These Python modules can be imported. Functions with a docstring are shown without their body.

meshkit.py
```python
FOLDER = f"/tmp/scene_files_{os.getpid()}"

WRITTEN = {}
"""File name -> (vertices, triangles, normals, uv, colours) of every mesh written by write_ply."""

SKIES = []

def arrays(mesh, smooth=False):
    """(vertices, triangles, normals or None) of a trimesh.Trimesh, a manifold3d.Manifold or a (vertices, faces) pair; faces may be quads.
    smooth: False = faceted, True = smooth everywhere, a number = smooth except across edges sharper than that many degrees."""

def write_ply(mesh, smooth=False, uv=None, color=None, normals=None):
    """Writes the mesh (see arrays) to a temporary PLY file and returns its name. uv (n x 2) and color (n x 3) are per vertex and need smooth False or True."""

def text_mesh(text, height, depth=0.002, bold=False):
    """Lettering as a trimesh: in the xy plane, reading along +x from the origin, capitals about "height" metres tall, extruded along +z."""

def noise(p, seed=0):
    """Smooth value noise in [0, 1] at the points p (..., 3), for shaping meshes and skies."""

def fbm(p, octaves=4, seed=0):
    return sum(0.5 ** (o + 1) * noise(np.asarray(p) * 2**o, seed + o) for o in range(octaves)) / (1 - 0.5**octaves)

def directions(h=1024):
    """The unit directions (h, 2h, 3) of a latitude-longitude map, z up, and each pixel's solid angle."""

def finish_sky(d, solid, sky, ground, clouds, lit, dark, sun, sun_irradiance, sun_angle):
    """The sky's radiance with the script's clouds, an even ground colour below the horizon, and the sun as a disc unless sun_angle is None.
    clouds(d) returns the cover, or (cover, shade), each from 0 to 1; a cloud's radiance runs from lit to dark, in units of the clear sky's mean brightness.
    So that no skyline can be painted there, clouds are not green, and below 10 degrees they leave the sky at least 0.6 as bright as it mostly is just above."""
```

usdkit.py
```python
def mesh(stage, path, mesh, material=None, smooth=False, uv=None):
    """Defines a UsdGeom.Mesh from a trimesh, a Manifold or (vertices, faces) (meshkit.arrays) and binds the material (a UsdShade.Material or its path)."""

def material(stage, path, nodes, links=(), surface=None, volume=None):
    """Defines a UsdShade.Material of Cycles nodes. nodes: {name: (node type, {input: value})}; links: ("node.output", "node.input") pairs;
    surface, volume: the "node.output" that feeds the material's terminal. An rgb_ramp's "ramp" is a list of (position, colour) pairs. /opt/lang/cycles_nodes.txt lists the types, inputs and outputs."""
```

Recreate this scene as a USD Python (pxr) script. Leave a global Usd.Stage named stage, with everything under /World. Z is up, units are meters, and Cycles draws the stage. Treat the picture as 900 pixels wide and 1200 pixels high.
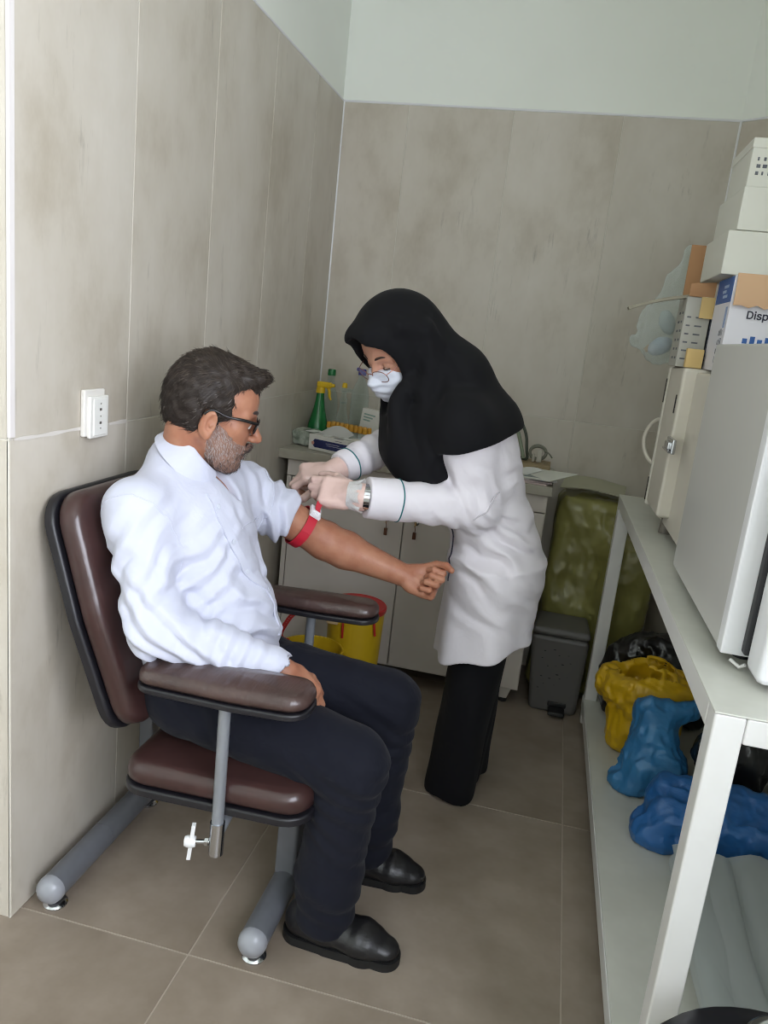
import math, random
import numpy as np, trimesh, manifold3d as m3, usdkit, meshkit
import shapely.geometry as sg
from pxr import Usd, UsdGeom, UsdLux, UsdShade, Gf, Sdf, Vt

stage = Usd.Stage.CreateInMemory()
UsdGeom.SetStageUpAxis(stage, UsdGeom.Tokens.z); UsdGeom.SetStageMetersPerUnit(stage, 1.0)
UsdGeom.Xform.Define(stage, '/World'); UsdGeom.Scope.Define(stage, '/World/Looks')
stage.SetDefaultPrim(stage.GetPrimAtPath('/World'))
V = np.array
rng = np.random.default_rng(7)

# ------------------------------------------------------------------ camera
FPX = 913.871
YAW, PITCH, ROLL = -0.200976, -0.229720, 0.108906
EYE = V([1.009327, -3.267794, 1.363917])
cy, sy, cp, sp = math.cos(YAW), math.sin(YAW), math.cos(PITCH), math.sin(PITCH)
FW = V([sy*cp, cy*cp, sp]); _r = V([cy, -sy, 0.]); _u = np.cross(_r, FW)
RT = math.cos(ROLL)*_r + math.sin(ROLL)*_u; UP = -math.sin(ROLL)*_r + math.cos(ROLL)*_u
cam = UsdGeom.Camera.Define(stage, '/World/camera')
cam.CreateHorizontalApertureAttr(36.0); cam.CreateVerticalApertureAttr(48.0)
cam.CreateFocalLengthAttr(36.0*FPX/900); cam.CreateClippingRangeAttr(Gf.Vec2f(0.05, 60))
mtx = Gf.Matrix4d(*RT, 0, *UP, 0, *(-FW), 0, *EYE, 1)
UsdGeom.Xformable(cam).AddTransformOp().Set(mtx)
cam.CreateExposureAttr(0.0)

# ------------------------------------------------------------------ daylight
dome = UsdLux.DomeLight.Define(stage, '/World/sky'); dome.CreateIntensityAttr(1.0); dome.CreateColorAttr(Gf.Vec3f(.80, .88, 1.0))
win = UsdLux.RectLight.Define(stage, '/World/window_daylight')
win.CreateWidthAttr(1.8); win.CreateHeightAttr(2.4); win.CreateIntensityAttr(14.2)
win.CreateColorAttr(Gf.Vec3f(.93, .94, 1.06)); win.CreateNormalizeAttr(False)
wx = UsdGeom.Xformable(win); wx.AddTranslateOp().Set(Gf.Vec3d(1.99, -3.8, 1.75)); wx.AddRotateXYZOp().Set(Gf.Vec3f(0, 90, 0))

# ------------------------------------------------------------------ scene-tree helpers
_used = {}
def uniq(parent, name):
    k = _used.get((parent, name), 0); _used[(parent, name)] = k+1
    return f'{parent}/{name}' + (f'_{k:03d}' if k else '')
BASE = {}
def _tag(p, **kw):
    for k, v in kw.items():
        if v: p.SetCustomDataByKey(k, v)
    return p
def thing(name, label, cat, base=(0, 0, 0), group=None, kind=None):
    path = uniq('/World', name); x = UsdGeom.Xform.Define(stage, path)
    x.AddTranslateOp().Set(Gf.Vec3d(*map(float, base)))
    p = _tag(x.GetPrim(), label=label, category=cat, group=group, kind=kind); BASE[path] = V(base, float); return p
def struct(name, base=(0, 0, 0)):
    path = uniq('/World', name); x = UsdGeom.Xform.Define(stage, path); x.AddTranslateOp().Set(Gf.Vec3d(*map(float, base)))
    BASE[path] = V(base, float); return _tag(x.GetPrim(), kind='structure')
def arr(m):
    v, f, _ = meshkit.arrays(m); return v, f
def part(name, mesh, m, parent=None, smooth=35, label=None, kind=None, cat=None, group=None):
    """one Mesh prim, world-space vertices, under parent (or top level)"""
    pp = str(parent.GetPath()) if parent is not None else '/World'
    b = BASE.get(pp, V([0., 0, 0])); path = uniq(pp, name)
    if isinstance(mesh, list): mesh = cat_(mesh)
    v, f = arr(mesh)
    if parent is None:
        lo, hi = v.min(0), v.max(0); b = V([(lo[0]+hi[0])/2, (lo[1]+hi[1])/2, lo[2]])
    p = usdkit.mesh(stage, path, (v-b, f), m, smooth=smooth); q = p.GetPrim()
    if parent is None: p.AddTranslateOp().Set(Gf.Vec3d(*map(float, b)))
    BASE[path] = b
    return _tag(q, label=label, kind=kind, category=cat, group=group)
def copies(src, offsets, labels=None, group=None):
    d = src.GetCustomData(); b = BASE[str(src.GetPath())]; out = []
    for i, o in enumerate(offsets):
        path = uniq('/World', src.GetName()); x = UsdGeom.Xform.Define(stage, path)
        x.GetPrim().GetReferences().AddInternalReference(src.GetPath()); x.GetPrim().SetInstanceable(True)
        x.ClearXformOpOrder(); x.GetOrderedXformOps()
        op = UsdGeom.Xformable(x).MakeMatrixXform(); T = Gf.Matrix4d(1); T.SetTranslate(Gf.Vec3d(*map(float, b+V(o)))); op.Set(T)
        _tag(x.GetPrim(), label=(labels[i] if labels else d['label']), category=d['category'], group=group or d.get('group')); out.append(x.GetPrim())
    return out

# ------------------------------------------------------------------ shapes
def cat_(ms):
    vs, fs, n = [], [], 0
    for m in ms:
        v, f = arr(m); vs.append(v); fs.append(f+n); n += len(v)
    return trimesh.Trimesh(np.vstack(vs), np.vstack(fs), process=False)
def move(m, t=(0, 0, 0), R=None, about=(0, 0, 0)):
    v, f = arr(m); a = V(about, float)
    if R is not None: v = (v-a) @ V(R).T + a
    return trimesh.Trimesh(v+V(t, float), f, process=False)
def rot(ax, deg):
    return trimesh.transformations.rotation_matrix(math.radians(deg), ax)[:3, :3]
def RX(d): return rot([1, 0, 0], d)
def RY(d): return rot([0, 1, 0], d)
def RZ(d): return rot([0, 0, 1], d)
def hull(pts): return m3.Manifold.hull_points(np.asarray(pts, np.float64))
def rbox(lo, hi, r=.004, seg=8):
    lo, hi = V(lo, float), V(hi, float); r = min(r, *(hi-lo)/2.02)
    s = m3.Manifold.sphere(r, seg); ps = []
    for i in np.ndindex(2, 2, 2):
        c = [(lo[k]+r, hi[k]-r)[i[k]] for k in range(3)]; ps.append(s.translate(c))
    return m3.Manifold.batch_hull(ps)
def cbox(lo, hi, c=.0015):
    """box with chamfered edges, few triangles"""
    lo, hi = V(lo, float), V(hi, float); c = min(c, *(hi-lo)/2.02); P = []
    for i in np.ndindex(2, 2, 2):
        for k in range(3):
            q = V([(lo[j], hi[j])[i[j]] for j in range(3)]); s = V([1-2*i[j] for j in range(3)])*c; s[k] = 0; P.append(q+s)
    return hull(P)
def hexa(a, b):
    """convex hull of two quads"""
    return hull(list(a)+list(b))
def tube(pts, r, n=12, cap=True, closed=False):
    P = V(pts, float); N = len(P); r = np.broadcast_to(r, N).astype(float)
    T = np.gradient(P, axis=0) if not closed else (np.roll(P, -1, 0)-np.roll(P, 1, 0))
    T /= np.linalg.norm(T, axis=1, keepdims=True)
    a = V([0, 0, 1.]) if abs(T[0][2]) < .9 else V([1., 0, 0])
    u = np.cross(T[0], a); u /= np.linalg.norm(u); rings = []
    th = np.linspace(0, 2*np.pi, n, endpoint=False)
    for i in range(N):
        u = u - T[i]*(u@T[i]); u /= np.linalg.norm(u); w = np.cross(T[i], u)
        rings.append(P[i] + r[i]*(np.cos(th)[:, None]*u + np.sin(th)[:, None]*w))
    v = np.vstack(rings); f = []
    for i in range(N if closed else N-1):
        j = (i+1) % N
        for k in range(n):
            l = (k+1) % n; f += [[i*n+k, i*n+l, j*n+l], [i*n+k, j*n+l, j*n+k]]
    if cap and not closed:
        v = np.vstack([v, P[0], P[-1]]); c0, c1 = len(v)-2, len(v)-1
        for k in range(n):
            l = (k+1) % n; f += [[c0, l, k], [c1, (N-1)*n+k, (N-1)*n+l]]
    m = trimesh.Trimesh(v, V(f), process=False); 
    return m
def spline(pts, n=24, closed=False):
    from scipy.interpolate import CubicSpline
    P = V(pts, float)
    if closed: P = np.vstack([P, P[:1]])
    s = np.r_[0, np.cumsum(np.linalg.norm(np.diff(P, axis=0), axis=1))]
    c = CubicSpline(s, P, bc_type='periodic' if closed else 'not-a-knot' if len(P) > 3 else 'natural')
    return c(np.linspace(0, s[-1], n, endpoint=not closed))
def lathe(prof, n=28, at=(0, 0, 0), axis=None):
    """prof: (r, z) from bottom to top"""
    pr = V(prof, float); th = np.linspace(0, 2*np.pi, n, endpoint=False); v, f = [], []
    for r, z in pr: v += [[r*math.cos(t), r*math.sin(t), z] for t in th]
    for i in range(len(pr)-1):
        for k in range(n):
            l = (k+1) % n; f += [[i*n+k, i*n+l, (i+1)*n+l], [i*n+k, (i+1)*n+l, (i+1)*n+k]]
    v = V(v); 
    for i, flip in ((0, True), (len(pr)-1, False)):
        if pr[i][0] > 1e-6:
            v = np.vstack([v, [0, 0, pr[i][1]]]); c = len(v)-1
            for k in range(n):
                l = (k+1) % n; f.append([c, i*n+l, i*n+k] if flip else [c, i*n+k, i*n+l])
    m = trimesh.Trimesh(v, V(f), process=False)
    if axis is not None:
        R = trimesh.geometry.align_vectors([0, 0, 1], axis)[:3, :3]; m = move(m, R=R)
    return move(m, at)
def prism(poly, h, O, X, Y):
    """2-D polygon extruded by h along X x Y from origin O"""
    p = poly if hasattr(poly, 'exterior') else sg.Polygon(poly)
    m = trimesh.creation.extrude_polygon(p, h, engine='earcut'); X, Y = V(X, float), V(Y, float); Z = np.cross(X, Y)
    v = m.vertices; return trimesh.Trimesh(V(O)+v[:, :1]*X+v[:, 1:2]*Y+v[:, 2:]*Z, m.faces, process=False)
def sheet(G, t):
    """grid of points (a, b, 3) thickened by t along its normals, closed"""
    G = V(G, float); a, b = G.shape[:2]
    du, dv = np.gradient(G, axis=0), np.gradient(G, axis=1); N = np.cross(du, dv); N /= np.maximum(np.linalg.norm(N, axis=2, keepdims=True), 1e-12)
    v = np.vstack([(G+N*t/2).reshape(-1, 3), (G-N*t/2).reshape(-1, 3)]); o = a*b; f = []
    I = np.arange(o).reshape(a, b)
    q = np.stack([I[:-1, :-1], I[1:, :-1], I[1:, 1:], I[:-1, 1:]], -1).reshape(-1, 4)
    f += q[:, [0, 1, 2]].tolist() + q[:, [0, 2, 3]].tolist() + (q[:, [0, 2, 1]]+o).tolist() + (q[:, [0, 3, 2]]+o).tolist()
    e = np.r_[I[:, 0], I[-1, 1:], I[::-1, -1][1:], I[0, ::-1][1:-1]]; e2 = np.roll(e, -1)
    for i, j in zip(e, e2): f += [[j, i, i+o], [j, i+o, j+o]]
    m = trimesh.Trimesh(v, V(f), process=False)
    return m
def frame_axes(px_dir): pass

# ------------------------------------------------------------------ signed-distance modelling
class Body:
    def __init__(s): s.ops = []
    def add(s, fn, k=.01, mode='u'): s.ops.append((fn, k, mode)); return s
    def cap(s, a, b, ra, rb=None, k=.01, mode='u', flat=None):
        a, b = V(a, float), V(b, float); rb = ra if rb is None else rb; ab = b-a; L = max(ab@ab, 1e-12)
        if flat is None:
            def fn(P):
                q = P-a; t = np.clip(q@ab/L, 0, 1); return np.linalg.norm(q-t[:, None]*ab, axis=1)-(ra+t*(rb-ra))
        else:  # flat = (axis, factor): thinner by factor along axis
            ax, fac = V(flat[0], float), flat[1]; ax = ax/np.linalg.norm(ax)
            def fn(P):
                q = P-a; t = np.clip(q@ab/L, 0, 1); w = q-t[:, None]*ab; h = w@ax; w = w+np.outer(h*(1/fac-1), ax)
                return (np.linalg.norm(w, axis=1)-(ra+t*(rb-ra)))*min(1, fac*1.15)
        return s.add(fn, k, mode)
    def ell(s, c, r, R=None, k=.01, mode='u'):
        c, r = V(c, float), V(r, float); R = np.eye(3) if R is None else V(R)
        def fn(P):
            q = (P-c)@R; k0 = np.linalg.norm(q/r, axis=1); k1 = np.linalg.norm(q/r**2, axis=1); return np.where(k1 > 1e-9, k0*(k0-1)/np.maximum(k1, 1e-9), -r.min())
        return s.add(fn, k, mode)
    def box(s, c, h, rad, R=None, k=.01, mode='u'):
        c, h = V(c, float), V(h, float)-rad; R = np.eye(3) if R is None else V(R)
        def fn(P):
            q = np.abs((P-c)@R)-h; return np.linalg.norm(np.maximum(q, 0), axis=1)+np.minimum(q.max(1), 0)-rad
        return s.add(fn, k, mode)
    def plane(s, p, n, k=.005, mode='i'):
        p, n = V(p, float), V(n, float); n = n/np.linalg.norm(n)
        return s.add(lambda P: (P-p)@n, k, mode)
    def val(s, P, ops=None):
        d = None
        for fn, k, mode in (s.ops if ops is None else ops):
            e = fn(P)
            if d is None:
                d = e if mode == 'u' else np.full(len(P), 1.0)
                if mode == 'u': continue
            if mode == 'u': h = np.maximum(k-np.abs(d-e), 0); d = np.minimum(d, e)-h*h/(4*k)
            else:
                e = -e if mode == 's' else e; h = np.maximum(k-np.abs(d-e), 0); d = np.maximum(d, e)+h*h/(4*k)
        return d
    def mesh(s, lo, hi, vox, disp=None, smooth=2):
        lo, hi = V(lo, float), V(hi, float); B = 16; n = np.ceil((hi-lo)/vox/B).astype(int); N = n*B
        D = np.ones(N+1, np.float32); rad = vox*B*.5*1.7321+.004
        bc = np.stack(np.meshgrid(*[np.arange(k) for k in n], indexing='ij'), -1).reshape(-1, 3); ctr = lo+(bc+.5)*B*vox
        dc = np.stack([fn(ctr) for fn, k, m in s.ops], 1); off = np.stack(np.meshgrid(*[np.arange(B+1)]*3, indexing='ij'), -1).reshape(-1, 3)
        isu = V([m == 'u' for _, _, m in s.ops]); ks = V([k for _, k, _ in s.ops]); isi = V([m == 'i' for _, _, m in s.ops])
        km = ks.max(); act = (dc < rad*1.15+km) | (isi[None] & (dc > -rad*1.25-km))
        dt = s.val(ctr); lim = rad*1.6+.03
        for i in np.nonzero(dt < -lim)[0]: b = bc[i]*B; D[b[0]:b[0]+B+1, b[1]:b[1]+B+1, b[2]:b[2]+B+1] = -1
        for i in np.nonzero((act & isu).any(1) & (np.abs(dt) <= lim))[0]:
            use = [o for o, a in zip(s.ops, act[i]) if a]
            P = lo+(bc[i]*B+off)*vox; d = s.val(P, use)
            if disp is not None and d.min() < .03 and d.max() > -.03: d = d+disp(P)
            b = bc[i]*B; D[b[0]:b[0]+B+1, b[1]:b[1]+B+1, b[2]:b[2]+B+1] = d.reshape(B+1, B+1, B+1)
        return nets(D, lo, vox, smooth)
def nets(D, lo, vox, smooth=2):
    S = D < 0; c = S[:-1, :-1, :-1].astype(np.int8)
    for a in np.ndindex(2, 2, 2):
        if any(a): c = c+S[a[0]:D.shape[0]-1+a[0], a[1]:D.shape[1]-1+a[1], a[2]:D.shape[2]-1+a[2]]
    cells = np.argwhere((c > 0) & (c < 8)); idx = np.full(c.shape, -1, np.int32); idx[tuple(cells.T)] = np.arange(len(cells))
    acc = np.zeros((len(cells), 3)); cnt = np.zeros(len(cells))
    cs = list(np.ndindex(2, 2, 2)); val = {a: D[cells[:, 0]+a[0], cells[:, 1]+a[1], cells[:, 2]+a[2]] for a in cs}
    for a in cs:
        for k in range(3):
            if a[k] == 0:
                b = list(a); b[k] = 1; b = tuple(b); va, vb = val[a], val[b]; x = (va < 0) != (vb < 0)
                t = np.where(x, va/np.where(x, va-vb, 1), 0); p = np.tile(V(a, float), (len(cells), 1)); p[:, k] += t
                acc[x] += p[x]; cnt[x] += 1
    v = lo+(cells+acc/cnt[:, None])*vox; F = []
    for k in range(3):
        a, b = (k+1) % 3, (k+2) % 3
        sl0 = [slice(1, -1)]*3; sl0[k] = slice(0, D.shape[k]-1); sl1 = list(sl0); sl1[k] = slice(1, D.shape[k])
        s0, s1 = S[tuple(sl0)], S[tuple(sl1)]; e = np.argwhere(s0 != s1)
        if not len(e): continue
        inside = s0[tuple(e.T)]; o = e.copy(); o[:, a] += 1; o[:, b] += 1
        def ci(da, db):
            q = o.copy(); q[:, a] -= da; q[:, b] -= db; return idx[tuple(q.T)]
        q = np.stack([ci(1, 1), ci(0, 1), ci(0, 0), ci(1, 0)], 1); q[~inside] = q[~inside][:, ::-1]; F.append(q)
    F = np.vstack(F); F = F[(F >= 0).all(1)]; m = trimesh.Trimesh(v, np.vstack([F[:, [0, 1, 2]], F[:, [0, 2, 3]]]), process=False)
    if smooth: m = relax(m, smooth)
    return m
def relax(m, it=2, lam=.5, mu=-.53):
    import scipy.sparse as sps
    v, f = arr(m); e = np.vstack([f[:, [0, 1]], f[:, [1, 2]], f[:, [2, 0]]]); n = len(v)
    A = sps.coo_matrix((np.ones(len(e)*2), (np.r_[e[:, 0], e[:, 1]], np.r_[e[:, 1], e[:, 0]])), (n, n)).tocsr(); A.data[:] = 1; dg = np.asarray(A.sum(1)).ravel()
    for i in range(it):
        for l in (lam, mu): v = v+l*(A@v/dg[:, None]-v)
    return trimesh.Trimesh(v, f, process=False)
def biggest(m):
    """drop stray crumbs of a mesh"""
    import scipy.sparse as sps, scipy.sparse.csgraph as cg
    v, f = arr(m); n = len(v); e = np.vstack([f[:, [0, 1]], f[:, [1, 2]]]); A = sps.coo_matrix((np.ones(len(e)), (e[:, 0], e[:, 1])), (n, n))
    k, lab = cg.connected_components(A, False); big = np.bincount(lab).argmax(); keep = lab[f[:, 0]] == big
    f = f[keep]; u, inv = np.unique(f, return_inverse=True); return trimesh.Trimesh(v[u], inv.reshape(-1, 3), process=False)

# ------------------------------------------------------------------ materials
_mats = {}
def lin(c): c = V(c, float)/255; return np.where(c < .04045, c/12.92, ((c+.055)/1.055)**2.4)
def M(name, col, rough=.5, metal=0, var=0., vscale=8., stretch=(1, 1, 1), bump=0., bscale=60., bstretch=(1, 1, 1), col2=None, rnd=0., **ex):
    """principled material; col is sRGB 0-255. var: noise mix towards col2; bump: noise relief; rnd: tone change per object"""
    if name in _mats: return _mats[name]
    c = lin(col); c2 = lin(col2) if col2 is not None else c*.7
    N = {'p': ('principled_bsdf', dict(base_color=tuple(c), roughness=rough, metallic=metal, **ex))}; L = []
    if var or bump or rnd: N['t'] = ('texture_coordinate', {})
    src = None
    if var:
        N['m'] = ('mapping', dict(scale=tuple(stretch))); N['n'] = ('noise_texture', dict(scale=vscale, detail=6., roughness=.62)); L += [('t.object', 'm.vector'), ('m.vector', 'n.vector')]
        N['r'] = ('rgb_ramp', dict(ramp=[(.35, tuple(c)), (.5, tuple(c+(c2-c)*var*.45)), (.7, tuple(c+(c2-c)*var))])); L += [('n.fac', 'r.fac')]; src = 'r.color'
        if rnd:
            N['o'] = ('object_info', {}); N['vm'] = ('vector_math', dict(math_type='scale', scale=40., vector1=(1., .7, .4))); N['vr'] = ('math', dict(math_type='multiply', value2=30.))
            N['va'] = ('vector_math', dict(math_type='add')); L = [x for x in L if x != ('t.object', 'm.vector')]
            L += [('o.random', 'vr.value1'), ('vr.value', 'vm.scale'), ('vm.vector', 'va.vector2'), ('t.object', 'va.vector1'), ('va.vector', 'm.vector')]
    if rnd:
        N.setdefault('o', ('object_info', {})); N['hr'] = ('map_range', dict(from_min=0., from_max=1., to_min=1-rnd, to_max=1+rnd)); N['h'] = ('hsv', dict(color=tuple(c)))
        L += [('o.random', 'hr.value'), ('hr.result', 'h.value')]
        if src: L.append((src, 'h.color'))
        src = 'h.color'
    if src: L.append((src, 'p.base_color'))
    if bump:
        N['bm'] = ('mapping', dict(scale=tuple(bstretch))); N['bn'] = ('noise_texture', dict(scale=bscale, detail=4.)); N['b'] = ('bump', dict(strength=1., distance=bump))
        L += [('t.object', 'bm.vector'), ('bm.vector', 'bn.vector'), ('bn.fac', 'b.height'), ('b.normal', 'p.normal')]
    _mats[name] = usdkit.material(stage, f'/World/Looks/{name}', N, L, surface='p.BSDF'); return _mats[name]
def clear(name, col=(245, 250, 250), mixf=.12, rough=.15, tint=None, edge=.55, bump=0., bscale=30.):
    """thin clear plastic: mostly see-through with a sheen"""
    if name in _mats: return _mats[name]
    N = {'tr': ('transparent_bsdf', dict(color=tuple(lin(tint or (240, 246, 244))))), 'p': ('principled_bsdf', dict(base_color=tuple(lin(col)), roughness=rough, specular_ior_level=.8)),
         'lw': ('layer_weight', dict(blend=.35)), 'mr': ('map_range', dict(from_min=0., from_max=1., to_min=mixf, to_max=min(1, mixf+edge))), 'x': ('mix_closure', {})}
    L = [('lw.facing', 'mr.value'), ('mr.result', 'x.fac'), ('tr.BSDF', 'x.closure1'), ('p.BSDF', 'x.closure2')]
    if bump: N['t'] = ('texture_coordinate', {}); N['bn'] = ('noise_texture', dict(scale=bscale, detail=4., distortion=1.)); N['b'] = ('bump', dict(strength=1., distance=bump)); L += [('t.object', 'bn.vector'), ('bn.fac', 'b.height'), ('b.normal', 'p.normal')]
    _mats[name] = usdkit.material(stage, f'/World/Looks/{name}', N, L, surface='x.closure'); return _mats[name]
# ================================================================== SETTING
m_tile = M('wall_tile', (186, 176, 156), .42, var=.55, vscale=3.2, stretch=(1.6, 1.6, .55), col2=(150, 138, 114), rnd=.03, bump=.0006, bscale=30)
def tile_mat():
    """beige cement-look porcelain: soft clouds, fine vertical streaks, sparse dark scuffs"""
    N = {'t': ('texture_coordinate', {}), 'o': ('object_info', {}), 'k': ('math', dict(math_type='multiply', value2=37.)), 'vm': ('vector_math', dict(math_type='scale', vector1=(1., .7, .4))),
         'va': ('vector_math', dict(math_type='add')),
         'm1': ('mapping', dict(scale=(1.3, 1.3, .8))), 'n1': ('noise_texture', dict(scale=3.4, detail=7., roughness=.62)),
         'r1': ('rgb_ramp', dict(ramp=[(.3, tuple(lin((205, 198, 186)))), (.52, tuple(lin((196, 188, 174)))), (.72, tuple(lin((177, 167, 150))))])),
         'm2': ('mapping', dict(scale=(22, 22, 3.2))), 'n2': ('noise_texture', dict(scale=1.5, detail=5., roughness=.7)),
         'r2': ('rgb_ramp', dict(ramp=[(.60, (0, 0, 0)), (.74, (1, 1, 1))])),
         'm3': ('mapping', dict(scale=(1.1, 1.1, .9))), 'n3': ('noise_texture', dict(scale=3.1, detail=2.)), 'r3': ('rgb_ramp', dict(ramp=[(.46, (0, 0, 0)), (.62, (.55, .55, .55))])),
         'mm': ('math', dict(math_type='multiply')), 'x': ('mix_color', dict(b=tuple(lin((122, 114, 102))))),
         'hr': ('map_range', dict(from_min=0., from_max=1., to_min=.965, to_max=1.03)), 'h': ('hsv', {}),
         'b': ('bump', dict(strength=.6, distance=.0008)), 'p': ('principled_bsdf', dict(roughness=.42))}
    L = [('o.random', 'k.value1'), ('k.value', 'vm.scale'), ('vm.vector', 'va.vector2'), ('t.object', 'va.vector1')]
    for i in '123': L += [('va.vector', f'm{i}.vector'), (f'm{i}.vector', f'n{i}.vector'), (f'n{i}.fac', f'r{i}.fac')]
    L += [('r2.color', 'mm.value1'), ('r3.color', 'mm.value2'), ('mm.value', 'x.fac'), ('r1.color', 'x.a'), ('x.result', 'h.color'), ('o.random', 'hr.value'), ('hr.result', 'h.value'),
          ('h.color', 'p.base_color'), ('n1.fac', 'b.height'), ('b.normal', 'p.normal')]
    return usdkit.material(stage, '/World/Looks/cement_look_tile', N, L, surface='p.BSDF')
m_tile = tile_mat()
m_grout = M('grout', (208, 204, 192), .8, bump=.0008, bscale=90)
m_plaster = M('white_paint', (240, 243, 234), .6, var=.15, vscale=3, col2=(222, 224, 214), bump=.001, bscale=14)
m_floor = M('floor_tile', (154, 141, 127), .36, var=.8, vscale=4.5, col2=(120, 107, 92), rnd=.04, bump=.0006, bscale=25)
m_fgrout = M('floor_grout', (168, 156, 141), .85)
m_white = M('white_enamel', (226, 226, 226), .35)

W, HM, HT, YA, HC = 1.5, 1.08, 2.226, -1.972, 2.95
# floor
fl = struct('floor'); part('screed', cbox((-1.62, -5.25, -.06), (2.0, .06, -.0009)), m_fgrout, fl, False)
for i in range(-3, 3):
    for j in range(-6, 1):
        x0, x1 = .412+.8*i, .412+.8*(i+1); y0, y1 = -1.937+.8*(j+0), -1.937+.8*(j+1)
        y0, y1 = y0+1.6, y1+1.6
        x0, x1, y0, y1 = max(x0, -1.6), min(x1, 1.9), max(y0, -5.2), min(y1, .0)
        if x1-x0 > .02 and y1-y0 > .02: part('tile', cbox((x0+.0013, y0+.0013, -.008), (x1-.0013, y1-.0013, 0), .001), m_floor, fl, False)
def tiled(name, O, X, cols, slab=.1, skip=0., end=-.007):
    """wall in the plane through O along X (z up); room side is z x X; tiles in two rows, plaster above"""
    O, X = V(O, float), V(X, float); Nn = np.cross([0, 0, 1.], X); s = struct(name)
    def bx(u0, u1, z0, z1, d0, d1, c=.001):
        P = cbox((u0, z0, d0), (u1, z1, d1), c); v, f = arr(P); return trimesh.Trimesh(O+v[:, :1]*X+v[:, 1:2]*V([0, 0, 1.])+v[:, 2:]*Nn, f[:, ::-1], process=False)
    part('plaster', bx(cols[0]+skip, cols[-1]+end, -.03, HC, -slab, -.006), m_plaster, s, False)
    part('grout_bed', bx(cols[0], cols[-1], -.02, HT, -.0062, -.0014), m_grout, s, False)
    for a, b in zip(cols[:-1], cols[1:]):
        for z0, z1 in ((0, HM), (HM, HT)): part('tile', bx(a+.0012, b-.0012, z0+.0015, z1-.0015, -.006, 0, .0008), m_tile, s, False)
    part('top_bead', bx(cols[0], cols[-1], HT-.0015, HT+.007, -.006, .0015, .002), m_white, s, False)
    return s
wl = tiled('wall_left', (0, 0, 0), (0, -1, 0), [0., .325, .738, 1.148, 1.553, 1.972], skip=-.1)
# room side must be +x for the left wall
wb = tiled('wall_back', (W, 0, 0), (-1, 0, 0), [0, .411, .819, 1.232, 1.5], skip=-.1, end=.1)
TH = math.radians(38); DX = V([math.cos(TH), -math.sin(TH), 0]); DL = .38
wr = tiled('wall_right', V([W, 0, 0])+DX*DL, -DX, [0, .38], skip=-.08, end=.1)
wsd = tiled('wall_side', (0, YA, 0), (-1, 0, 0), [.0015, .41, .82, 1.23, 1.6], skip=.1)
xr, yr = W+DX[0]*DL, DX[1]*DL
for nm, lo, hi in (('wall_far_left', (-1.7, -5.2, -.03), (-1.6, YA, HC)),):
    s = struct(nm); part('plaster', cbox(lo, hi), m_plaster, s, False)
wy0, wy1, wz0, wz1 = -4.9, -2.7, .95, 2.5
s = struct('wall_front'); part('plaster', cbox((-1.7, -5.3, -.03), (xr+.1, -5.2, HC)), m_plaster, s, False)
s = struct('wall_far_right')
for lo, hi in (((xr, -5.2, -.03), (xr+.1, wy0, HC)), ((xr, wy1, -.03), (xr+.1, yr, HC)), ((xr, wy0, -.03), (xr+.1, wy1, wz0)), ((xr, wy0, wz1), (xr+.1, wy1, HC))):
    part('plaster', cbox(lo, hi), m_plaster, s, False)
s = struct('window_1'); wm = (wy0+wy1)/2; X0, X1 = xr+.03, xr+.08
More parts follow.
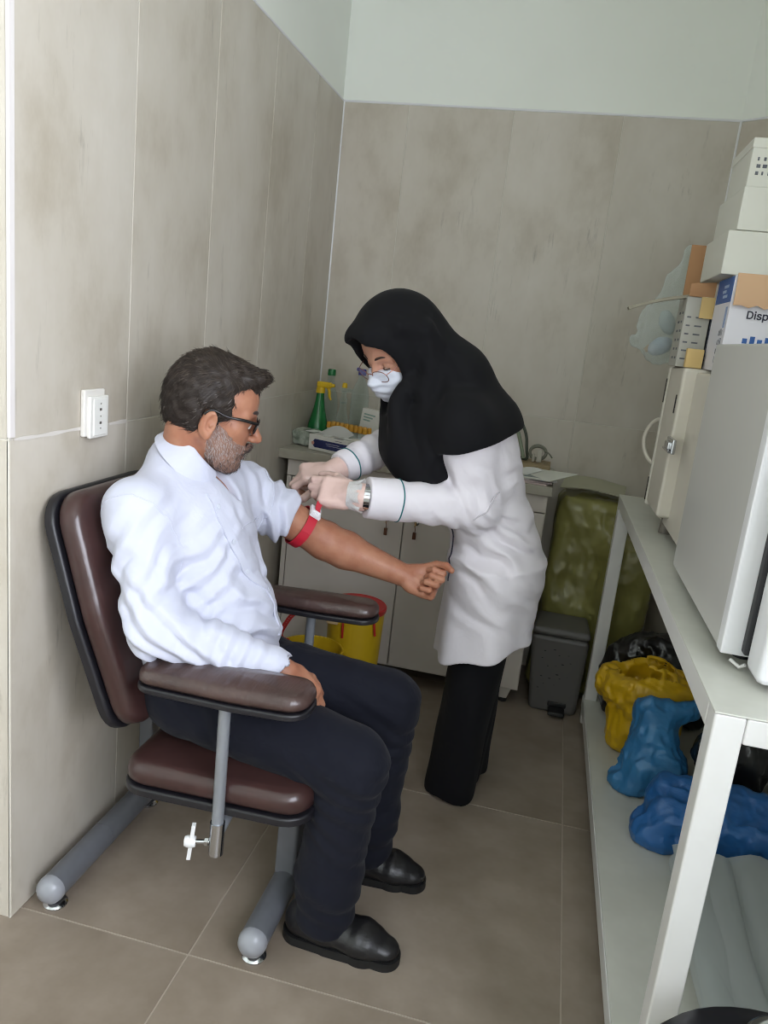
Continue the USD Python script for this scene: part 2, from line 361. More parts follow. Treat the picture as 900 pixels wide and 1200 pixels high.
for lo, hi in (((X0, wy0, wz0), (X1, wy0+.05, wz1)), ((X0, wy1-.05, wz0), (X1, wy1, wz1)), ((X0, wy0+.05, wz0), (X1, wy1-.05, wz0+.05)), ((X0, wy0+.05, wz1-.05), (X1, wy1-.05, wz1)), ((X0, wm-.03, wz0+.05), (X1, wm+.03, wz1-.05))):
    part('frame', cbox(lo, hi, .004), m_white, s, False)
for a, b in ((wy0+.05, wm-.03), (wm+.03, wy1-.05)):
    part('pane', cbox((xr+.052, a, wz0+.05), (xr+.058, b, wz1-.05), .0005), clear('window_glass', mixf=.03, rough=.02, tint=(252, 253, 253)), s, False)
s = struct('ceiling'); part('slab', cbox((-1.7, -5.3, HC), (xr+.1, .1, HC+.1)), m_plaster, s, False)
# white corner strip where the left wall ends
part('trim_1', cbox((-.004, YA-.002, HM+.004), (.003, YA+.014, HC-.002), .001), M('corner_strip', (222, 216, 212), .5), None, False, kind='structure')
# caulk smear along the middle joint
smear = [sheet(V([[[.0012+.0003*math.sin(9*y), y, HM+dz*(1+.2*math.sin(23*y)+.25*math.sin(71*y))+.0006*math.sin(31*y)] for dz in (-.0032, .0032)] for y in np.linspace(a, b, 40)]), .0012) for a, b in ((YA+.012, YA+.235), (-1.63, -1.555))]
for nm_, q_ in (('corner_bead', (0.0008, -.0008)), ('corner_bead', (W-.0004, -.0012))): part(nm_, tube([(q_[0], q_[1], .0), (q_[0], q_[1], HT)], .0042, 8), m_white, wb, 40)
part('trim_2', smear, M('caulk', (214, 208, 200), .7), None, kind='structure')

# socket plate on the middle joint of the left wall
t = thing('wall_outlet', 'white outlet plate with two small sockets on the left tiled wall', 'socket', (0, -1.69, 1.06))
m_pl = M('outlet_plastic', (232, 230, 222), .35)
part('back_box', rbox((0.0005, -1.745, 1.062), (.012, -1.668, 1.166), .003), M('outlet_caulk', (224, 220, 212), .7), t)
part('cover_plate', rbox((.010, -1.735, 1.058), (.02, -1.664, 1.152), .003), m_pl, t)
part('insert', rbox((.018, -1.724, 1.064), (.0222, -1.675, 1.146), .0015), M('outlet_insert', (238, 237, 230), .3), t)
for z in (1.092, 1.122):
    part('jack', [cbox((.0215, -1.7035, z-.0028), (.0229, -1.6955, z+.0028), .0004)], M('jack_dark', (96, 90, 84), .5), t)
for z in (1.080, 1.107, 1.135):
    part('screw', lathe([(0.0, 0), (.0017, 0), (.0015, .0012), (0, .0014)], 10, (.0222, -1.6995, z), (1, 0, 0)), M('jack_screw', (150, 146, 138), .35, .6), t)
# ================================================================== PHLEBOTOMY CHAIR
m_vin = M('brown_vinyl', (66, 44, 42), .26, var=.6, vscale=9, col2=(46, 29, 28), bump=.0012, bscale=26, coat_weight=.15, coat_roughness=.12)
m_shell = M('black_shell', (26, 25, 30), .4)
m_steel = M('grey_steel', (152, 156, 162), .36, .4, var=.3, vscale=30)
m_runner = M('runner_grey', (116, 118, 124), .42, .25, var=.3, vscale=30)
m_chrome = M('chrome', (200, 202, 205), .16, 1.)
m_blk = M('black_rubber', (22, 22, 24), .6)
m_wknob = M('white_knob', (232, 232, 232), .3)
ch = thing('phlebotomy_chair', 'brown vinyl blood-draw chair with padded armrests on grey steel runners', 'chair', (.35, -1.68, 0))
def rrect(w, h, r, n=6):
    return sg.box(-w/2+r, -h/2+r, w/2-r, h/2-r).buffer(r, quad_segs=n)
def pad(poly, thick, O, X, Y, dome=.012, edge=.014, rings=4, mound=None):
    """cushion: polygon in X,Y, puffed along X x Y; rounded edges"""
    X, Y = V(X, float), V(Y, float); Z = np.cross(X, Y); n = 96
    def ring(off):
        q = poly.buffer(-off); e = q.exterior; return V([e.interpolate(s, normalized=True).coords[0] for s in np.linspace(0, 1, n, endpoint=False)])
    base = ring(0); c = base.mean(0); lay = []
    lay.append((ring(edge*.5), 0.)); lay.append((ring(0), edge*.45)); lay.append((ring(0), thick-edge))
    for a in np.linspace(.25, 1, rings)*np.pi/2: lay.append((ring(edge*(1-math.cos(a))), thick-edge+edge*math.sin(a)))
    ins = ring(edge)
    for s in (.85, .68, .5, .32, .15): lay.append((c+(ins-c)*s, thick+dome*(1-s*s)))
    v, f = [], []
    for p, z in lay: v += (V(O)+p[:, :1]*X+p[:, 1:]*Y+z*Z).tolist()
    for i in range(len(lay)-1):
        for k in range(n):
            l = (k+1) % n; f += [[i*n+k, i*n+l, (i+1)*n+l], [i*n+k, (i+1)*n+l, (i+1)*n+k]]
    v = V(v); m = len(v); v = np.vstack([v, V(O)+c[0]*X+c[1]*Y, V(O)+c[0]*X+c[1]*Y+(thick+dome)*Z])
    L = (len(lay)-1)*n
    for k in range(n):
        l = (k+1) % n; f += [[m, l, k], [m+1, L+k, L+l]]
    return trimesh.Trimesh(v, V(f), process=False)
# backrest: leans back against the wall
bz0, bz1, bx0, bx1 = .44, .955, .175, .008
bl = math.hypot(bz1-bz0, bx1-bx0); BY = V([bx1-bx0, 0, bz1-bz0])/bl; BXd = V([0, -1, 0.]); BN = np.cross(BY, [0, -1, 0.])
BN = np.cross(BXd, BY); 
if BN[0] < 0: BXd = -BXd; BN = np.cross(BXd, BY)
bc = V([(bx0+bx1)/2, -1.685, (bz0+bz1)/2])
bpoly = sg.Polygon([(-.205, -bl/2), (.205, -bl/2), (.225, .0), (.215, bl/2), (-.215, bl/2), (-.225, 0)]).buffer(-.075).buffer(.075, quad_segs=10)
part('backrest_shell', pad(bpoly, .024, bc-BN*.002, BXd, BY, dome=0, edge=.008), m_shell, ch, 40)
part('backrest', pad(bpoly.buffer(-.006), .055, bc+BN*.022, BXd, BY, dome=.016, edge=.026), m_vin, ch, 50)
# seat
spoly = sg.box(-.215, -.235, .215, .235).buffer(-.06).buffer(.06, quad_segs=8)
sx = V([math.cos(math.radians(1.5)), 0, math.sin(math.radians(1.5))])
part('seat_shell', pad(spoly, .02, (.43, -1.685, .346), sx, (0, 1, 0), dome=0, edge=.006), m_shell, ch, 40)
part('seat', pad(spoly.buffer(-.004), .056, (.43, -1.685, .364), sx, (0, 1, 0), dome=.012, edge=.028), m_vin, ch, 50)
# armrests
def armpad(cx, cyy, z, L, w, th, ang=0.):
    X = V([math.cos(ang), math.sin(ang), .03]); X /= np.linalg.norm(X); Y = np.cross([0, 0, 1.], X); Y /= np.linalg.norm(Y)
    pl = sg.Polygon([(-L/2, -w*.40), (L*.1, -w/2), (L/2, -w*.46), (L/2, w*.46), (L*.1, w/2), (-L/2, w*.40)]).buffer(-.045).buffer(.045, quad_segs=10)
    sh = pad(pl, .014, (cx, cyy, z), X, Y, dome=0, edge=.005); pd = pad(pl.buffer(-.002), th-.014, V([cx, cyy, z+.013]), X, Y, dome=.007, edge=.020); return sh, pd
m_vinarm = M('brown_vinyl_worn', (76, 57, 53), .3, var=.7, vscale=13, col2=(52, 37, 35), bump=.0035, bscale=20, bstretch=(2.4, .5, 1), coat_weight=.25, coat_roughness=.15)
for cx, cyy, z, L, wd, yp, xp, zb in ((.447, -1.902, .607, .372, .128, -1.925, .456, .258), (.468, -1.40, .622, .355, .105, -1.395, .463, .30)):
    sh, pd = armpad(cx, cyy, z, L, wd, .050)
    a = part('armrest', pd, m_vinarm, ch, 50); part('armrest_shell', sh, m_shell, a, 40)
    part('armrest_post', tube([(xp, yp, zb+.05), (xp, yp, z+.004)], .0125, 16), m_steel, ch, 40)
    part('post_sleeve', tube([(xp, yp, zb), (xp, yp, zb+.075)], .0155, 16), m_chrome, ch, 40)
    s = -1 if yp < -1.6 else 1
    part('arm_bracket', tube([(xp, yp, zb+.04), (xp+.005, yp-s*.08, zb+.075), (xp+.005, -1.685-s*-.05, .345)], .011, 12), m_steel, ch, 40)
# wing knob on the near post
kx, ky, kz = .456, -1.925, .283
part('clamp_bolt', tube([(kx-.012, ky, kz), (kx-.042, ky-.012, kz)], .0048, 10), m_chrome, ch, 40)
kb = V([kx-.05, ky-.014, kz]); kd = V([-.93, -.3, 0]); kd /= np.linalg.norm(kd)
wing = []
for sgn in (1, -1):
    up = V([.02*sgn*0+.1, 0, 1.])*sgn; up /= np.linalg.norm(up)
    wing.append(hull([kb+kd*a+np.cross(kd, up)*b+up*c for a in (-.004, .004) for b, c in ((-.007, .0), (.007, 0), (-.0055, .042), (.0055, .042))]))
part('wing_knob', [lathe([(.0, -.009), (.011, -.009), (.0125, -.004), (.0125, .008), (.010, .014), (0, .0155)], 14, kb, kd)]+wing, m_wknob, ch, 35)
part('knob_nut', lathe([(.0, -.004), (.0085, -.004), (.0085, .004), (0, .004)], 6, V([kx-.02, ky-.004, kz]), (-1, -.15, 0)), m_chrome, ch, False)
# runners and columns
for rx_, ya, yb in ((.062, -1.912, -1.47), (.548, -1.905, -1.46)):
    part('runner', tube([(rx_, ya, .052), (rx_, yb, .052)], .0315, 22), m_runner, ch, 40)
    part('runner_joint', tube([(rx_, ya+.20, .052), (rx_, ya+.206, .052)], .0322, 22), m_runner, ch, 40)
    for y_ in (ya, yb):
        s = -1 if y_ == ya else 1
        part('runner_cap', lathe([(.0325, 0), (.0325, .008), (.030, .018), (.022, .027), (.010, .032), (0, .033)], 20, (rx_, y_, .052), (0, s, 0)), M('cap_plastic', (150, 152, 158), .28), ch, 50)
        part('levelling_foot', [lathe([(0, 0), (.026, 0), (.0275, .005), (.022, .012), (.008, .015), (.008, .03), (0, .03)], 20, (rx_, y_+.012*(-s), 0))], m_chrome, ch, 40)
part('column', rbox((.520, -1.715, .07), (.572, -1.655, .352), .008), m_runner, ch, 40)
part('column', rbox((.045, -1.52, .07), (.085, -1.48, .33), .006), m_runner, ch, 40)
part('cross_beam', rbox((.05, -1.52, .305), (.60, -1.48, .347), .005), m_steel, ch, 40)
part('back_upright', hexa([V([.05, -1.53, .31])+V(o) for o in ((0, 0, 0), (.03, 0, 0), (.03, .05, 0), (0, .05, 0))], [V([.03, -1.53, .78])+V(o) for o in ((-.018, 0, 0), (0, 0, 0), (0, .05, 0), (-.018, .05, 0))]), m_steel, ch, False)

# ================================================================== CABINET along the back wall
m_cab = M('cabinet_paint', (212, 204, 195), .42, var=.25, vscale=6, col2=(184, 176, 164))
m_ctop = M('cabinet_top', (172, 167, 152), .35, var=.4, vscale=14, col2=(150, 144, 126))
m_dark = M('dark_gap', (30, 28, 26), .8)
cb = thing('base_cabinet', 'beige metal cabinet with keys in its doors along the back wall', 'cabinet', (.52, -.22, 0))
x0, x1, yf, yb, zb, zt = .0, 1.028, -.435, -.02, .062, .842
part('worktop', [rbox((x0-.0, yf-.022, zt), (x1+.012, yb, zt+.036), .003)], m_ctop, cb, 35)
part('body', [rbox((x0+.035, yf+.022, zb), (x1, yb, zt), .002)], m_cab, cb, 35)
part('top_rail', rbox((x0+.034, yf, zt-.066), (x1, yf+.02, zt-.002), .002), m_cab, cb, 35)
part('side_stile', rbox((x0+.034, yf, zb), (x0+.052, yf+.02, zt-.068), .002), m_cab, cb, 35)
dxs = [x0+.054, .5125, .765, x1]
for a, b in zip(dxs[:-1], dxs[1:]):
    d = part('door', rbox((a+.0015, yf-.001, zb+.012), (b-.0025, yf+.019, zt-.07), .003), m_cab, cb, 35)
for kx_, kz_ in ((.452, .665), (.563, .665)):
    part('lock', lathe([(0, 0), (.0095, 0), (.0095, .004), (.006, .006), (0, .006)], 14, (kx_, yf-.001, kz_), (0, -1, 0)), m_chrome, cb, 40)
    k = part('key', [cbox((kx_-.0012, yf-.03, kz_-.004), (kx_+.0012, yf-.006, kz_+.004), .0005), lathe([(0, -.001), (.011, -.001), (.011, .001), (0, .001)], 14, (kx_, yf-.034, kz_), (1, 0, 0))], M('brass_key', (176, 140, 84), .3, .9), cb, 35)
    part('key_tag', [tube(spline([(kx_, yf-.036, kz_-.008), (kx_+.002, yf-.034, kz_-.022), (kx_, yf-.03, kz_-.034)], 8), .0014, 6), rbox((kx_-.0065, yf-.033, kz_-.058), (kx_+.0065, yf-.027, kz_-.030), .002)], M('key_fob', (96, 58, 34), .4), k, 35)
for fx in (.08, .975):
    for fy in (yf+.05, yb-.05):
        part('leg', hexa([V([fx-.028, fy-.02, zb+.002])+V(o) for o in ((0, 0, 0), (.056, 0, 0), (.056, .04, 0), (0, .04, 0))], [V([fx-.014, fy-.014, .016])+V(o) for o in ((0, 0, 0), (.028, 0, 0), (.028, .028, 0), (0, .028, 0))]), m_cab, cb, False)
        part('foot_pad', lathe([(0, 0), (.017, 0), (.017, .012), (.012, .018), (0, .018)], 14, (fx, fy, 0)), m_blk, cb, 40)
part('plinth', cbox((x0+.04, yf+.12, .02), (x1-.1, yf+.13, zb+.004)), m_dark, cb, False)

# ================================================================== WHITE RACK on the right
SA = math.radians(.8)          # the rack stands a touch askew
SX, SY = V([math.cos(SA), math.sin(SA), 0.]), V([-math.sin(SA), math.cos(SA), 0.]); SO = V([1.268, 0, 0])
def S_(m, t=(0, 0, 0)):        # rack frame -> world: x = depth to the right, y = along the wall
    v, f = arr(cat_(m) if isinstance(m, list) else m); v = v+V(t); return trimesh.Trimesh(SO+v[:, :1]*SX+v[:, 1:2]*SY+v[:, 2:]*V([0, 0, 1.]), f, process=False)
RD, YN, YR, ZT, ZB = .50, -2.145, -.41, .88, .10
m_rack = M('rack_enamel', (222, 221, 218), .32, var=.2, vscale=7, col2=(196, 194, 186))
m_rdeck = M('rack_deck', (206, 206, 196), .4, var=.4, vscale=6, col2=(176, 176, 164))
rk = thing('steel_rack', 'white enamelled steel rack table with a lower shelf along the right side', 'rack', SO+SX*.25+SY*-1.3)
pw = .045
for y_ in (YN, YR-pw):
    for x_ in (0, RD-pw): part('post', S_(rbox((x_, y_, 0), (x_+pw, y_+pw, ZT-.003), .004)), m_rack, rk, 35)
for nm, lo, hi in (('side_rail', (0, YN+pw, ZT-.045), (pw, YR-pw, ZT-.003)), ('side_rail', (RD-pw, YN+pw, ZT-.045), (RD, YR-pw, ZT-.003)), ('end_rail', (pw, YN, ZT-.045), (RD-pw, YN+pw, ZT-.003)), ('end_rail', (pw, YR-pw, ZT-.045), (RD-pw, YR, ZT-.003))):
    part(nm, S_(rbox(lo, hi, .003)), m_rack, rk, 35)
part('top_deck', S_(rbox((-.001, YN-.001, ZT-.003), (RD+.001, YR+.001, ZT), .0012)), m_rdeck, rk, 35)
part('lower_deck', S_(rbox((.0, YN+.0, ZB-.045), (RD, YR, ZB), .003)), m_rdeck, rk, 35)
part('lower_rail', S_(rbox((-.003, YN, ZB-.046), (.0, YR, ZB-.002), .001)), m_rack, rk, 35)

# ---- small white fridge at the near end of the rack
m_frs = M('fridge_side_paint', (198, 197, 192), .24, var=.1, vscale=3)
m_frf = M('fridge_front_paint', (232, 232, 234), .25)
fx0, fy0, fy1, fz1 = .040, -1.952, -1.40, 1.408
fr = thing('mini_fridge', 'white counter-top fridge with its door ajar at the near end of the rack', 'fridge', SO+SX*.3+SY*-1.7+V([0, 0, ZT]))
part('cabinet_shell', S_(rbox((fx0, fy0+.03, ZT+.02), (fx0+.44, fy1, fz1), .005)), m_frs, fr, 35)
part('front_flange', S_([rbox((fx0-.001, fy0, ZT+.02), (fx0+.036, fy0+.032, fz1+.001), .003), rbox((fx0+.40, fy0, ZT+.02), (fx0+.441, fy0+.032, fz1+.001), .003), rbox((fx0+.03, fy0, ZT+.02), (fx0+.41, fy0+.032, ZT+.06), .003), rbox((fx0+.03, fy0, fz1-.04), (fx0+.41, fy0+.032, fz1+.001), .003)]), m_frf, fr, 35)
part('interior', S_(cbox((fx0+.034, fy0+.025, ZT+.055), (fx0+.41, fy0+.031, fz1-.035))), m_dark, fr, False)
part('gasket', S_([rbox((fx0+.03, fy0-.022, ZT+.03), (fx0+.043, fy0, fz1), .003)]), M('dark_gasket', (40, 40, 44), .6), fr, 35)
part('door', S_(rbox((fx0+.034, fy0-.10, ZT+.012), (fx0+.45, fy0-.022, fz1+.01), .012)), m_frf, fr, 45)
part('foot', S_([lathe([(0, 0), (.018, 0), (.018, .02), (0, .02)], 14, (fx0+.10, fy0-.03, ZT))]), m_blk, fr, 40)
for x_, y_ in ((fx0+.05, fy0+.06), (fx0+.38, fy0+.06), (fx0+.05, fy1-.06), (fx0+.38, fy1-.06)):
    part('foot', S_(lathe([(0, 0), (.016, 0), (.016, .022), (0, .022)], 14, (x_, y_, ZT))), m_blk, fr, 40)
part('hinge', S_([tube([(fx0+.015, fy0-.004, ZT+.014), (fx0+.03, fy0-.012, ZT+.006), (fx0+.036, fy0-.02, ZT+.014)], .003, 8)]), m_rack, fr, 40)

# ---- beige lab oven behind it
m_ov = M('oven_paint', (214, 208, 194), .35, var=.15, vscale=5, col2=(198, 190, 174))
ov = thing('lab_oven', 'cream lab oven with a chrome side latch behind the white fridge', 'oven', SO+SX*.2+SY*-1.0+V([0, 0, ZT]))
oy0, oy1 = -1.335, -.80
part('casing', S_(rbox((.07, oy0, ZT+.028), (.43, oy1-.07, 1.34), .006)), m_ov, ov, 35)
part('door_block', S_(rbox((.035, oy1-.26, ZT+.06), (.06+.37, oy1-.03, 1.348), .010)), m_ov, ov, 40)
part('door_panel', S_(rbox((.033, oy1-.028, ZT+.05), (.43, oy1, 1.345), .007)), M('oven_door', (222, 218, 206), .3), ov, 40)
part('door_seal', S_(rbox((.040, oy1-.032, ZT+.07), (.42, oy1-.026, 1.335), .002)), M('green_seal', (120, 132, 116), .6), ov, 35)
part('handle', S_(tube(spline([(.038, oy1-.006, 1.19), (.015, oy1+.03, 1.165), (.005, oy1+.038, 1.12), (.018, oy1+.028, 1.075), (.038, oy1-.006, 1.055)], 18), .006, 10)), m_ov, ov, 45)
part('latch', S_([rbox((.026, oy1-.36, 1.128), (.037, oy1-.26, 1.166), .003), rbox((.018, oy1-.342, 1.137), (.030, oy1-.285, 1.157), .003), tube([(.022, oy1-.36, 1.134), (.022, oy1-.26, 1.134)], .004, 8)]), m_chrome, ov, 35)
part('vent_slot', S_([rbox((.0335, oy1-.236, 1.225), (.036, oy1-.222, 1.275), .001)]), m_dark, ov, 35)
for z in (.945, 1.24): part('hinge', S_(tube([(.035, oy1-.015, z), (.035, oy1-.015, z+.07)], .005, 8)), M('hinge_dark', (70, 66, 60), .4, .6), ov, 40)
for x_, y_ in ((.10, oy0+.05), (.38, oy0+.05), (.085, oy1-.16), (.38, oy1-.16)):
    part('foot', S_(lathe([(0, 0), (.02, 0), (.017, .062 if y_ > -1.1 else .03), (0, .062 if y_ > -1.1 else .03)], 14, (x_, y_, ZT))), M('oven_foot', (120, 114, 104), .5), ov, 40)
# ================================================================== THINGS ON THE CABINET
TZ = .8785
def place(m, x, y, z, yaw=0):
    if isinstance(m, list): m = cat_(m)
    return move(m, (x, y, z), RZ(yaw))
m_paper = M('paper', (228, 230, 226), .7)
m_card = M('white_card', (226, 224, 216), .55)
m_navy = M('navy_print', (36, 44, 96), .5)
m_ink = M('grey_ink', (96, 98, 104), .7)
m_clr = clear('clear_plastic', mixf=.05, rough=.08, edge=.38)
m_clrbag = clear('clear_bag_film', col=(226, 230, 228), mixf=.22, rough=.2)
m_yel = M('yellow_plastic', (222, 184, 22), .35)
m_grn = M('green_cap', (24, 112, 58), .35)

# green spray bottle
t = thing('spray_bottle', 'green plastic spray bottle with a yellow trigger head', 'spray bottle', (.085, -.20, TZ))
g = M('green_bottle', (20, 128, 62), .18, transmission_weight=.25, coat_weight=.3)
bx_, by_ = .064, -.185
part('bottle', lathe([(0, 0), (.040, 0), (.043, .004), (.043, .05), (.041, .075), (.033, .105), (.024, .14), (.018, .175), (.0155, .20), (.0155, .208), (0, .208)], 28, (bx_, by_, TZ)), g, t, 50)
part('collar', lathe([(0, 0), (.0185, 0), (.019, .003), (.018, .018), (.015, .024), (0, .024)], 20, (bx_, by_, TZ+.204)), m_yel, t, 40)
part('trigger_head', [rbox((bx_-.016, by_-.011, TZ+.226), (bx_+.045, by_+.011, TZ+.25), .005), tube([(bx_+.040, by_, TZ+.238), (bx_+.058, by_, TZ+.239)], [.008, .0065], 12)], m_yel, t, 45)
part('trigger', tube(spline([(bx_+.027, by_, TZ+.229), (bx_+.037, by_, TZ+.212), (bx_+.039, by_, TZ+.195), (bx_+.047, by_, TZ+.180)], 10), [.006]*6+[.0055, .005, .0045, .004], 10), m_yel, t, 45)
# clear bottle with green cap
t = thing('drink_bottle', 'tall clear plastic bottle with a green screw cap', 'bottle', (.075, -.085, TZ))
prof = [(0, 0), (.030, 0), (.036, .006), (.036, .06), (.034, .07), (.036, .08), (.036, .15), (.034, .165)]+[(.034-.019*s*s*(3-2*s), .165+.085*s) for s in np.linspace(.15, 1, 7)]
part('bottle', lathe(prof+[(.0135, .262), (.0135, .275), (0, .275)], 28, (.075, -.085, TZ)), m_clr, t, 50)
part('cap', lathe([(0, 0), (.0165, 0), (.017, .003), (.0165, .023), (.014, .026), (0, .026)], 22, (.075, -.085, TZ+.272)), m_grn, t, 40)
# clear spray bottle with yellow nozzle
t = thing('spray_bottle', 'clear spray bottle with a small yellow nozzle beside the green one', 'spray bottle', (.145, -.16, TZ))
part('bottle', lathe([(0, 0), (.034, 0), (.036, .005), (.036, .055), (.033, .08), (.022, .115), (.014, .15), (.013, .172), (0, .172)], 26, (.150, -.135, TZ)), m_clr, t, 50)
part('spray_head', [lathe([(0, 0), (.0155, 0), (.0155, .02), (.010, .026), (.010, .05), (0, .05)], 18, (.150, -.135, TZ+.168)), rbox((.135, -.144, TZ+.215), (.185, -.126, TZ+.232), .005)], m_clr, t, 45)
part('nozzle', [lathe([(0, 0), (.011, 0), (.010, .016), (.006, .02), (0, .02)], 16, (.150, -.135, TZ+.232))], m_yel, t, 45)
# ribbed bottle
t = thing('drink_bottle', 'ribbed clear water bottle with a blue cap, behind the masked woman', 'bottle', (.18, -.085, TZ))
pr = [(0, 0), (.034, 0), (.038, .006)]
for z in np.linspace(.02, .20, 37): pr.append((.0375+.0016*math.sin((z-.02)/.18*2*np.pi*8), z))
pr += [(.030, .235), (.018, .262), (.0135, .275), (.0135, .29), (0, .29)]
part('bottle', lathe(pr, 28, (.202, -.068, TZ)), m_clr, t, 60)
part('cap', lathe([(0, 0), (.0165, 0), (.0165, .022), (.014, .025), (0, .025)], 20, (.202, -.068, TZ+.287)), M('blue_cap', (40, 58, 150), .35), t, 40)
# wrapped gauze packet: crinkled film over a pale pad
def crumple(lo, hi, vox, blobs, amp=.006, fr=30, k=.02, seed=1, sm=2):
    b = Body()
    for bb in blobs: bb(b)
    def dp(P): n = meshkit.noise(P*fr, seed); n2 = meshkit.noise(P*fr*2.3, seed+5); return amp*(np.abs(n-.5)*2-.45)+amp*.5*(np.abs(n2-.5)*2-.45)
    return b.mesh(lo, hi, vox, dp, sm)
t = thing('gauze_packet', 'film-wrapped packet of grey-green gauze at the wall end of the cabinet', 'packet', (.075, -.27, TZ))
Rz = RZ(-20)
gm = crumple((-.02, -.38, TZ-.01), (.19, -.17, TZ+.1), .004, [lambda b: b.box((.058, -.288, TZ+.032), (.047, .044, .029), .012, Rz)], .009, 38, seed=3)
v, f = arr(gm); v[:, 2] = np.maximum(v[:, 2], TZ+.0005); part('wrapper', trimesh.Trimesh(v, f, process=False), M('gauze_wrap', (196, 202, 190), .2, var=.9, vscale=30, col2=(120, 134, 116), coat_weight=.5), t, 50)
part('label', place(cbox((-.02, -.0275, 0), (.02, .0275, .002)), .092, -.325, TZ+.063, -20), m_paper, t, False)
# tissue / glove box
t = thing('glove_box', 'white glove box with a dark blue printed band, lid flap up', 'box', (.18, -.40, TZ))
def gb(m): return place(m, .092, -.378, TZ, -21)
w_, d_, h_ = .192, .085, .060
part('carton', gb(rbox((0, 0, 0), (w_, d_, h_), .0025)), m_card, t, 35)
part('print_band', [gb(prism([(.030, .012), (.186, .012), (.186, .044), (.030, .044), (.022, .034), (.020, .028), (.022, .021)], .0006, (0, -.0004, 0), (1, 0, 0), (0, 0, 1)))], m_navy, t, False)
part('print_spot', [gb(prism(sg.Point(.022, .028).buffer(.007), .0006, (0, -.0006, 0), (1, 0, 0), (0, 0, 1)))], M('salmon_print', (206, 150, 128), .6), t, False)
part('print_patch', gb(cbox((w_-.0004, .012, .022), (w_+.0006, .036, .046), .0002)), m_navy, t, False)
for i, (a, b_, z) in enumerate(((.085, .150, .033), (.090, .172, .026), (.128, .16, .050))): part('print_line', gb(cbox((a, -.0012, z), (b_, -.0004, z+.0018), .0002)), M('pale_print', (200, 204, 216), .6) if i < 2 else m_ink, t, False)
part('lid_print', gb(cbox((.118, .002, h_), (.160, .016, h_+.0008), .0002)), M('dark_print', (60, 64, 80), .6), t, False)
part('lid_flap', gb(sheet(V([[[x, .03+.052*s+.0*x, h_+.002+.036*s*(1-((x-.085)/.075)**2*.8)] for s in np.linspace(0, 1, 6)] for x in np.linspace(.015, .155, 12)]), .0015)), M('tissue', (200, 200, 196), .8), t, 40)
part('side_tab', gb(sheet(V([[[x, .01+.02*s, h_+.003+.004*s] for s in (0, 1)] for x in (.155, .185)]), .0012)), m_paper, t, False)
part('front_tab', gb(sheet(V([[[x, .004+.014*s, h_+.002+.003*s] for s in (0, 1)] for x in (.06, .10)]), .0012)), m_paper, t, False)
# test tubes with orange caps in a rack
m_rackc = clear('rack_acrylic', mixf=.3, rough=.3)
t = thing('tube_rack', 'low clear rack holding orange-capped test tubes', 'test tube rack', (.19, -.26, TZ))
def tr(m): return place(m, .130, -.238, TZ, -22)
part('base', tr(rbox((-.012, -.03, 0), (.20, .03, .006), .002)), m_rackc, t, 35); part('shelf', tr(rbox((-.012, -.03, .055), (.20, .03, .059), .002)), m_rackc, t, 35)
for s in (-.012, .196): part('end_wall', tr(rbox((s, -.03, 0), (s+.004, .03, .06), .0015)), m_rackc, t, 35)
m_or = M('orange_cap', (216, 158, 52), .4)
RzT = RZ(-22); n_ = 0; first = None
for r_ in range(2):
    for i in range(9):
        tl_ = f"orange-capped test tube, {('first', 'second', 'third', 'fourth', 'fifth', 'sixth', 'seventh', 'eighth', 'ninth')[i]} from the wall in the {('front', 'back')[r_]} row of the rack"
        p = RzT@V([.008+.0225*i, -.014+.028*r_, 0])+V([.130, -.238, TZ+.006])
        if first is None:
            first = thing('test_tube', tl_, 'test tube', p, 'orange-capped test tubes in the rack'); p0 = p
            part('tube', lathe([(0, 0), (.004, .001), (.0065, .006), (.0065, .075), (0, .075)], 12, p), clear('tube_glass', mixf=.25), first, 50)
            part('cap', lathe([(0, 0), (.0095, 0), (.0098, .003), (.0092, .020), (.007, .023), (0, .023)], 14, p+V([0, 0, .072])), m_or, first, 40)
        else:
            path = uniq('/World', 'test_tube'); x = UsdGeom.Xform.Define(stage, path); q = x.GetPrim(); q.GetReferences().AddInternalReference(first.GetPath()); q.SetInstanceable(True)
            q.GetAttribute('xformOp:translate').Set(Gf.Vec3d(*map(float, p)))
            _tag(q, label=tl_, category='test tube', group='orange-capped test tubes in the rack')
# white printed card box leaning behind
t = thing('medicine_box', 'small white carton with faint green print standing behind the test tubes', 'box', (.21, -.12, TZ))
def mb(m): return place(m, .265, -.165, TZ, -14)
part('carton', mb(move(rbox((-.042, 0, 0), (.042, .03, .160), .002), R=RY(6))), m_card, t, 35)
for i in range(3): part('print_line', mb(move(cbox((-.03, -.0007, .135-.012*i), (.022-.01*i, .0002, .141-.012*i), .0002), R=RY(6))), M('green_print', (150, 176, 164), .6), t, False)
# papers and magazines at the right end
t = thing('magazine', 'white magazine with green cover print overhanging the right end of the cabinet', 'magazine', (1.0, -.33, TZ+.012))
def sh(c00, c10, c11, c01, n=10, warp=None, th=.002):
    G = []
    for a in np.linspace(0, 1, n):
        row = []
        for b in np.linspace(0, 1, n):
            p = (1-a)*(1-b)*V(c00)+a*(1-b)*V(c10)+a*b*V(c11)+(1-a)*b*V(c01); 
            if warp: p = p+V(warp(a, b))
            row.append(p)
        G.append(row)
    return sheet(V(G), th)
z0 = TZ+.021
part('cover', sh((.90, -.44, z0), (1.025, -.47, z0), (1.125, -.30, z0+.008), (.95, -.22, z0), 10, lambda a, b: (0, 0, .006*a*b), .0025), M('magazine_paper', (222, 224, 214), .4), t, 40)
part('print', sg and sh((1.00, -.37, z0+.0022), (1.055, -.35, z0+.0035), (1.07, -.30, z0+.005), (1.02, -.29, z0+.0035), 4, None, .0008), M('green_cover_print', (128, 168, 132), .5), t, False)
